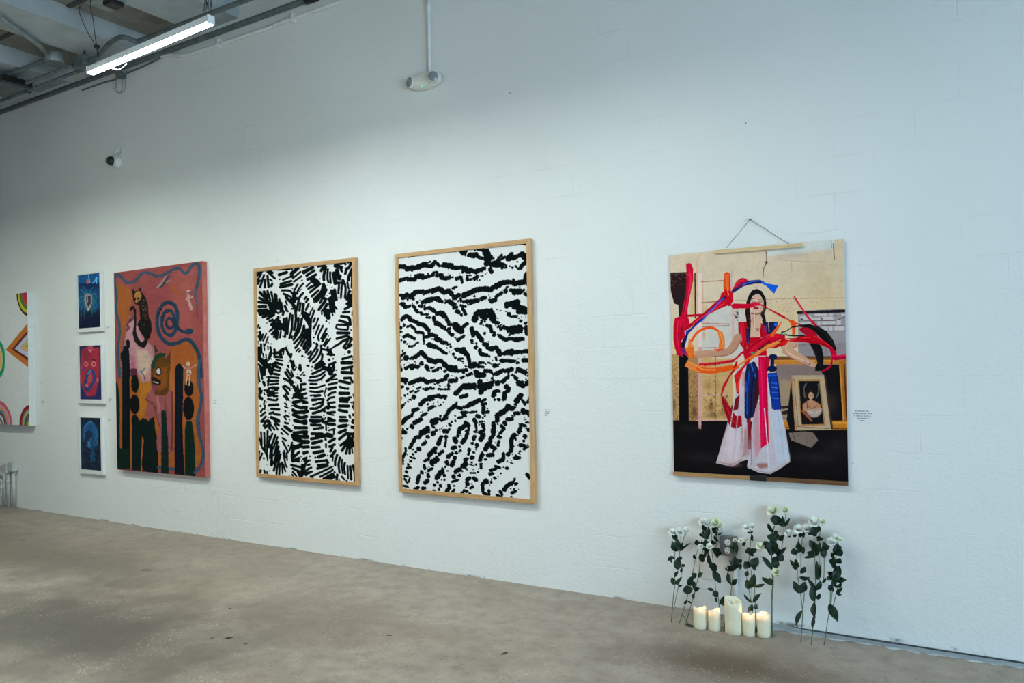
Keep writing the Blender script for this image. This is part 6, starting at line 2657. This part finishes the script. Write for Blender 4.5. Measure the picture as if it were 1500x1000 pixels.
# emergency light and its feed pipe
p = on_wall(626, 120)
t = thing('emergency_light', 'cream oval emergency light with two round lamp heads high on wall', 'emergency light', (p.x, 0, p.z))
bm = bmesh.new(); bmesh.ops.create_uvsphere(bm, u_segments=36, v_segments=20, radius=1)
for v in bm.verts:
    x, y, zz = v.co; q = lambda a, e: math.copysign(abs(a) ** e, a)
    v.co = (q(x, .8) * .145, min(-.001, -.002 - max(0, -y) ** .6 * .085), q(zz, .8) * .062)
bmesh.ops.remove_doubles(bm, verts=bm.verts, dist=1e-5); obj('housing', bm, M['whplastic'], t, True)
for (qx, qy, dd, az, el) in ((598.8, 120.2, .088, -.28, 0), (634.4, 111, .112, .58, .12)):
    lp = on_wall(qx, qy, dd) - Vector((p.x, 0, p.z)); nrm = Vector((math.sin(az) * math.cos(el), -math.cos(az) * math.cos(el), math.sin(el)))
    h = obj('lamp_head', lathe(bmesh.new(), [(.014, .012), (.024, 0), (.036, -.018), (.041, -.036), (.041, -.044), (.037, -.046)], 'y', 24), M['whplastic'], t, True)
    l = obj('lamp_lens', lathe(bmesh.new(), [(.0372, -.0445), (.034, -.051), (.018, -.055), (.0005, -.056)], 'y', 24), M['lampglass'], h, True)
    h.location = lp - nrm * .05; h.rotation_euler = (-el, 0, az)
obj('indicator', lathe(bmesh.new(), [(.004, 0), (.004, -.003), (.001, -.004)], 'y', 10, tuple(on_wall(617.8, 126.5, .078) - Vector((p.x, 0, p.z)))), M['led'], t)
px = on_wall(629.5, 100, .019).x
t = thing('conduit', 'white painted conduit dropping to the emergency light', 'conduit', (px, -.019, p.z + .055))
zt = 4.40 - p.z - .055
obj('pipe', tube(bmesh.new(), [(0, 0, 0), (0, 0, zt)], .013, 12), M['whpipe'], t)
obj('coupling', lathe(bmesh.new(), [(.0135, -.03), (.018, -.028), (.018, .028), (.0135, .03)], 'z', 12, (0, 0, on_wall(628, 12, .019).z - p.z - .055)), M['whpipe'], t)
# pipes at the foot of the wall, far left
t = None
for lab, cx_, wd, top_, rad, dy in (('grey floor pipe with square box on top, nearest the rainbow canvas corner', 20.3, .10, 677, .019, .03), ('grey floor pipe with open fitting, second of the pipes at far left', 12, .09, 679, .019, .03)):
    p = on_wall(cx_, 700, dy); zt = on_wall(cx_, top_, dy).z
    t = thing('floor_pipe', lab, 'pipe', (p.x, -dy, 0), group='floor pipes at far left')
    obj('pipe', tube(bmesh.new(), [(0, 0, 0.001), (0, 0, zt - .06)], rad, 12), M['flpipe'], t)
    obj('pipe_box', bx(-wd / 2, wd / 2, -.04, .028, zt - .10, zt, bev=.006), M['flpipe'], t)
    if cx_ < 15:
        obj('coupling', lathe(bmesh.new(), [(.02, .27), (.026, .275), (.026, .31), (.02, .315)], 'z', 12), M['flpipe'], t)
        obj('side_run', tube(bmesh.new(), [(-wd / 2, 0, zt - .04), (-1.2, 0, zt - .03)], .009, 8), M['flpipe'], t)
for lab, cx_, top_ in (('thin grey floor pipe, third of the pipes at far left', 6.2, 696), ('thin grey floor pipe, fourth of the pipes at far left', 2.5, 702)):
    p = on_wall(cx_, 710, .03); zt = on_wall(cx_, top_, .03).z
    t = thing('floor_pipe', lab, 'pipe', (p.x, -.03, 0), group='floor pipes at far left')
    obj('pipe', tube(bmesh.new(), [(0, 0, .001), (0, 0, zt - .03), (-.01, 0, zt - .008), (-.04, 0, zt), (-.8, 0, zt + .01)], .012, 10), M['flpipe'], t)
    obj('coupling', lathe(bmesh.new(), [(.012, zt - .12), (.017, zt - .115), (.017, zt - .08), (.012, zt - .075)], 'z', 12), M['flpipe'], t)
# outlet box with two sockets and its conduit
p = on_wall(1066, 800, .05)
t = thing('outlet_box', 'grey steel outlet box with two white sockets behind the flowers', 'electrical outlet', (p.x, 0, p.z))
obj('box', bx(-.044, .044, -.046, -.002, -.055, .055, bev=.003), M['steel'], t)
obj('cover_plate', bx(-.047, .047, -.050, -.046, -.058, .058, bev=.0015), M['steel'], t)
for zc in (.024, -.024):
    s_ = obj('socket', lathe(bmesh.new(), [(.0185, -.0495), (.0185, -.0525), (.017, -.0532), (.0005, -.0532)], 'y', 24, (0, 0, zc)), M['socket'], t)
    bm = bmesh.new()
    for sx in (-.0065, .0065): box(bm, sx - .0014, sx + .0014, -.0538, -.0530, zc + .000, zc + .010)
    lathe(bm, [(.0032, -.0530), (.0032, -.0538), (.0005, -.0538)], 'y', 10, (0, 0, zc - .009)); obj('slots', bm, M['slot'], s_)
xq = on_wall(1077, 845, .02).x
tag(obj('conduit', tube(bmesh.new(), [(xq, -.018, p.z - .058), (xq, -.018, .001)], .014, 12), M['whpipe']), 'white painted conduit from the outlet box down to the floor', 'conduit')
# ------------------------------------------------------------------ candles
def candle(px, py, rad, hgt, lab, flame, tilt, seed):
    p = on_z(px, py, 0); r = random.Random(seed); ph = [r.uniform(0, 6.28) for _ in range(4)]
    t = thing('candle', lab, 'candle', (p.x, p.y, 0), (0, 0, r.uniform(0, .4)), 'ivory pillar candles')
    dip = min(.028, hgt * .24)
    def fn(rr, h, a):
        if h > hgt - dip * 2.2:
            wob = .006 * math.sin(2 * a + ph[0]) + .004 * math.sin(3 * a + ph[1]) + .0025 * math.sin(5 * a + ph[2]) + tilt * math.cos(a + ph[3])
            k = (h - (hgt - dip * 2.2)) / (dip * 2.2); h = h + wob * k
        return rr * (1 + .01 * math.sin(3 * a + ph[3])), h
    prof = [(rad * .90, 0), (rad, .004), (rad, hgt * .2), (rad, (hgt - dip * 2.2) * .7), (rad, hgt - dip * 2.2), (rad, hgt - dip), (rad * .98, hgt - .004), (rad * .9, hgt), (rad * .82, hgt - .006), (rad * .74, hgt - dip * .9), (rad * .4, hgt - dip * 1.1), (.0005, hgt - dip * 1.12)]
    obj('wax_body', lathe(bmesh.new(), prof, 'z', 40, fn=fn), M['wax'], t, True)
    z0 = hgt - dip * 1.12
    f = obj('flame_tip', lathe(bmesh.new(), [(.002, z0 - .002), (.004, z0 + .006), (.005, z0 + .014), (.0042, z0 + .022), (.002, z0 + .029), (.0004, z0 + .033)], 'z', 12), M['flame'] if flame else M['wax'], t, True)
    if flame:
        ld = bpy.data.lights.new('candle_glow', 'POINT'); ld.energy = flame * 5.0; ld.color = (1, .50, .16); ld.shadow_soft_size = .008
        lo = bpy.data.objects.new('candle_glow', ld); COL.objects.link(lo); lo.parent = t; lo.location = (0, 0, z0 + .012)
candle(1025.6, 919.6, .0365, .118, 'lit ivory candle, leftmost of the row of five on the floor', .16, .004, 1)
candle(1046.7, 922.6, .0335, .115, 'lit ivory candle between the leftmost candle and the tall one', .12, .006, 2)
candle(1074.7, 927.2, .0460, .190, 'tall thick ivory candle with a slanted top, tallest of the five', 0, .014, 3)
candle(1097, 929.8, .0350, .118, 'lit ivory candle just right of the tall candle', .16, .005, 4)
candle(1118.8, 931.6, .0370, .125, 'lit ivory candle, rightmost of the row of five beside the thick stalk', .16, .004, 5)
# ------------------------------------------------------------------ cut flowers
def leaf(bm, a, b, w, r):
    a, b = Vector(a), Vector(b); ax = b - a; L = ax.length
    if L < 1e-4: return
    ax.normalize(); out = Vector((0, -1, 0)); out = (out - ax * out.dot(ax)); out = out.normalized() if out.length > .05 else Vector((1, 0, 0))
    ang = r.uniform(-.65, .65); side = ax.cross(out).normalized()
    side, out = side * math.cos(ang) + out * math.sin(ang), out * math.cos(ang) - side * math.sin(ang)
    w = max(w, .006); n = 8; rows = []; bendv = r.uniform(.02, .10) * L
    for i in range(n + 1):
        s = i / n; hw = w / 2 * (math.sin(math.pi * min(1, s * .93 + .05)) ** .75) * (1.12 - .25 * s); hw = max(hw, .0008)
        c = a + ax * (L * s) + out * (bendv * math.sin(math.pi * s)) + side * (.04 * L * math.sin(2.2 * s + ang))
        wave = .10 * w * math.sin(6 * s + ang * 9)
        rows.append([bm.verts.new(c - side * hw + out * (hw * .22 + wave)), bm.verts.new(c - side * hw * .5 + out * hw * .05), bm.verts.new(c - out * hw * .08), bm.verts.new(c + side * hw * .5 + out * hw * .05), bm.verts.new(c + side * hw + out * (hw * .22 - wave))])
    for p, q in zip(rows, rows[1:]):
        for j in range(4):
            f = bm.faces.new((p[j], p[j + 1], q[j + 1], q[j])); f.smooth = True
def bloom(bm, c, R, r):
    c = Vector(c); up = Vector((r.uniform(-.4, .4), r.uniform(-.9, -.35), .8)).normalized()
    u = up.orthogonal().normalized(); v = up.cross(u)
    for layer, (n, rad, op, hh) in enumerate(((7, 1.0, .62, .95), (7, .88, .35, 1.15), (6, .66, .18, 1.25), (5, .42, .08, 1.25))):
        off = r.uniform(0, 6)
        for k in range(n):
            a0 = off + 2 * math.pi * k / n; rows = []; rj = r.uniform(.88, 1.1); m_ = 6
            for i in range(m_ + 1):
                s = i / m_
                rr = R * rad * rj * (s ** .6) * (.55 + .45 * s) ; h = R * (hh * (s ** 1.1) - op * .62 * s ** 4) * rj - R * .45
                half = (1.5 if layer < 2 else 1.7) * math.pi / n * (.5 + .8 * math.sin(math.pi * min(1, s * .62 + .16)))
                row = []
                for j in range(5):
                    q = (j / 4 - .5) * 2; a = a0 + q * half; curl = 1 + .07 * math.sin(3 * q + k + layer) * s
                    row.append(bm.verts.new(c + (u * math.cos(a) + v * math.sin(a)) * rr * curl * (1 - .10 * q * q * s) + up * (h - .12 * R * q * q * s)))
                rows.append(row)
            for p, q in zip(rows, rows[1:]):
                for j in range(4):
                    f = bm.faces.new((p[j], p[j + 1], q[j + 1], q[j])); f.smooth = True
    for vtx in bm.verts:
        if vtx.co.y > -.004: vtx.co.y = -.004
for fi, (lab, base, els) in enumerate(FLOWERS):
    r = random.Random(100 + fi); t = thing('cut_flower', lab, 'flower', base, group='cut flowers leaning on the wall'); o = Vector(base)
    bs, bl = bmesh.new(), bmesh.new()
    blooms = []
    first = True
    for e in els:
        P = [Vector(q) - o for q in e[2]]
        if e[0] == 's':
            rad = max(e[1] / 2, .0022); sp = spline(P, 4)
            if first: sp[0] = Vector((sp[0].x, sp[0].y, .003))
            first = False
            tube(bs, sp, [rad * (1 - .25 * i / len(sp)) for i in range(len(sp))], 8)
        elif e[0] == 'l':
            P = [Vector((q.x, min(q.y, -.012 - o.y), max(q.z, .008))) for q in P]
            leaf(bl, P[0], P[-1], e[1] * 1.22, r); v_ = P[-1] - P[0]
            if r.random() < .6 and o.z + P[0].z > .25:
                a_ = r.choice((-1, 1)) * r.uniform(.5, 1.3); q_ = Vector((v_.x * math.cos(a_) - v_.z * math.sin(a_), v_.y - .012, v_.x * math.sin(a_) + v_.z * math.cos(a_))) * r.uniform(.45, .75)
                leaf(bl, P[0], P[0] + q_, e[1] * .95, r)
        else: blooms.append((P[0], e[1], e[3]))
    # calyx leaves under every bloom
    for (c, R, g) in blooms:
        for k in range(4):
            a = r.uniform(-.6, .6); leaf(bl, c + Vector((0, 0, -R * 1.1)), c + Vector((math.sin(a) * R * .8, -R * .15, -R * .1)), R * .5, r)
    for v in bl.verts:
        if v.co.y + o.y > -.006: v.co.y = -.006 - o.y
        if v.co.z < .002: v.co.z = .002
    for v in bs.verts:
        if v.co.y + o.y > -.003: v.co.y = -.003 - o.y
    obj('stem', bs, M['stem'], t); obj('foliage', bl, M['leaf'], t)
    for (c, R, g) in blooms:
        bm = bmesh.new(); R = R * 1.32; cy = min(c.y, -o.y - R * .9 - .006); bloom(bm, Vector((c.x, cy, c.z)) + o, R, r)
        for v in bm.verts: v.co -= o
        obj('bloom', bm, M['petalg'] if g else M['petal'], t)
# fallen bits on the floor
def fallen(label, pts, w, seed, stem=None):
    r = random.Random(seed); P = [on_z(x, y, .006) for x, y in pts]; bm = bmesh.new(); a, b = P[0], P[-1]
    t = thing('fallen_leaf', label, 'leaf', (a.x, a.y, 0), group='fallen leaves')
    ax = (b - a); L = ax.length; ax.normalize(); side = Vector((-ax.y, ax.x, 0)); rows = []
    for i in range(7):
        s = i / 6; hw = max(.0006, w / 2 * math.sin(math.pi * min(1, s * .92 + .06))); c = ax * (L * s); h = .001 + .0015 * math.sin(math.pi * s)
        rows.append([bm.verts.new(c - side * hw + Vector((0, 0, h + .001))), bm.verts.new(c + Vector((0, 0, h - .0005))), bm.verts.new(c + side * hw + Vector((0, 0, h + .0012)))])
    for p, q in zip(rows, rows[1:]):
        for j in range(2): bm.faces.new((p[j], p[j + 1], q[j + 1], q[j])).smooth = True
    mn = min(v.co.z for v in bm.verts)
    for v in bm.verts: v.co.z -= mn - .0008
    obj('leaf', bm, M['leaf'], t)
    if stem:
        Q = [on_z(x, y, .004) - Vector((a.x, a.y, 0)) for x, y in stem]; obj('stalk', tube(bmesh.new(), spline(Q), .0028, 6), M['stem'], t)
fallen('fallen sprig with one long leaf lying left of the first candle', [(1005, 913), (1016, 917)], .03, 1, [(1000, 901), (1004, 906), (1007, 911), (1008, 913.5)])
fallen('green fallen leaf on the floor below the feathery framed abstract', [(329, 934), (341, 932)], .02, 2)
fallen('dark leaf scrap on the floor, just left of the green fallen leaf', [(308, 933.5), (313, 933)], .012, 3)
fallen('dark leaf scrap on the floor, just right of the green fallen leaf', [(357, 942), (363, 941)], .012, 4)
fallen('dark leaf scrap on the floor, behind the green fallen leaf', [(334, 890.5), (339, 890)], .014, 5)
fallen('dark scrap on the open floor below the winding-band framed abstract', [(567, 929.5), (574, 929)], .012, 6)
fallen('dark smudged scrap on the floor near the cat painting, left of centre', [(208, 834.5), (221, 833.5)], .02, 7)
fallen('dark scrap on the floor at far left in front of the floor pipes', [(31, 791.5), (37, 791)], .02, 8)
fallen('dry leaf on the floor between the two oak frames and the camera', [(734, 957), (745, 953.5)], .012, 9)
# ------------------------------------------------------------------ light
w = bpy.data.worlds.new('sky'); S.world = w; w.use_nodes = True
bg = w.node_tree.nodes['Background']; bg.inputs[0].default_value = (.68, 1.0, 1.22, 1); bg.inputs[1].default_value = 8.9
ld = bpy.data.lights.new('daylight_portal', 'AREA'); ld.shape = 'RECTANGLE'; ld.size = WZ1 - WZ0; ld.size_y = WY1 - WY0; ld.cycles.is_portal = True
lo = bpy.data.objects.new('daylight_portal', ld); COL.objects.link(lo); lo.location = (X1 + .22, (WY0 + WY1) / 2, (WZ0 + WZ1) / 2); lo.rotation_euler = (0, math.pi / 2, 0)
S.view_settings.view_transform = 'Standard'; S.view_settings.look = 'None'; S.view_settings.gamma = 1; S.view_settings.use_curve_mapping = False
S.view_settings.exposure = 0
S.cycles.use_denoising = True
S.cycles.max_bounces = 8; S.cycles.diffuse_bounces = 5; S.cycles.transparent_max_bounces = 12; S.cycles.caustics_reflective = False; S.cycles.caustics_refractive = False
S.cycles.sample_clamp_indirect = 6
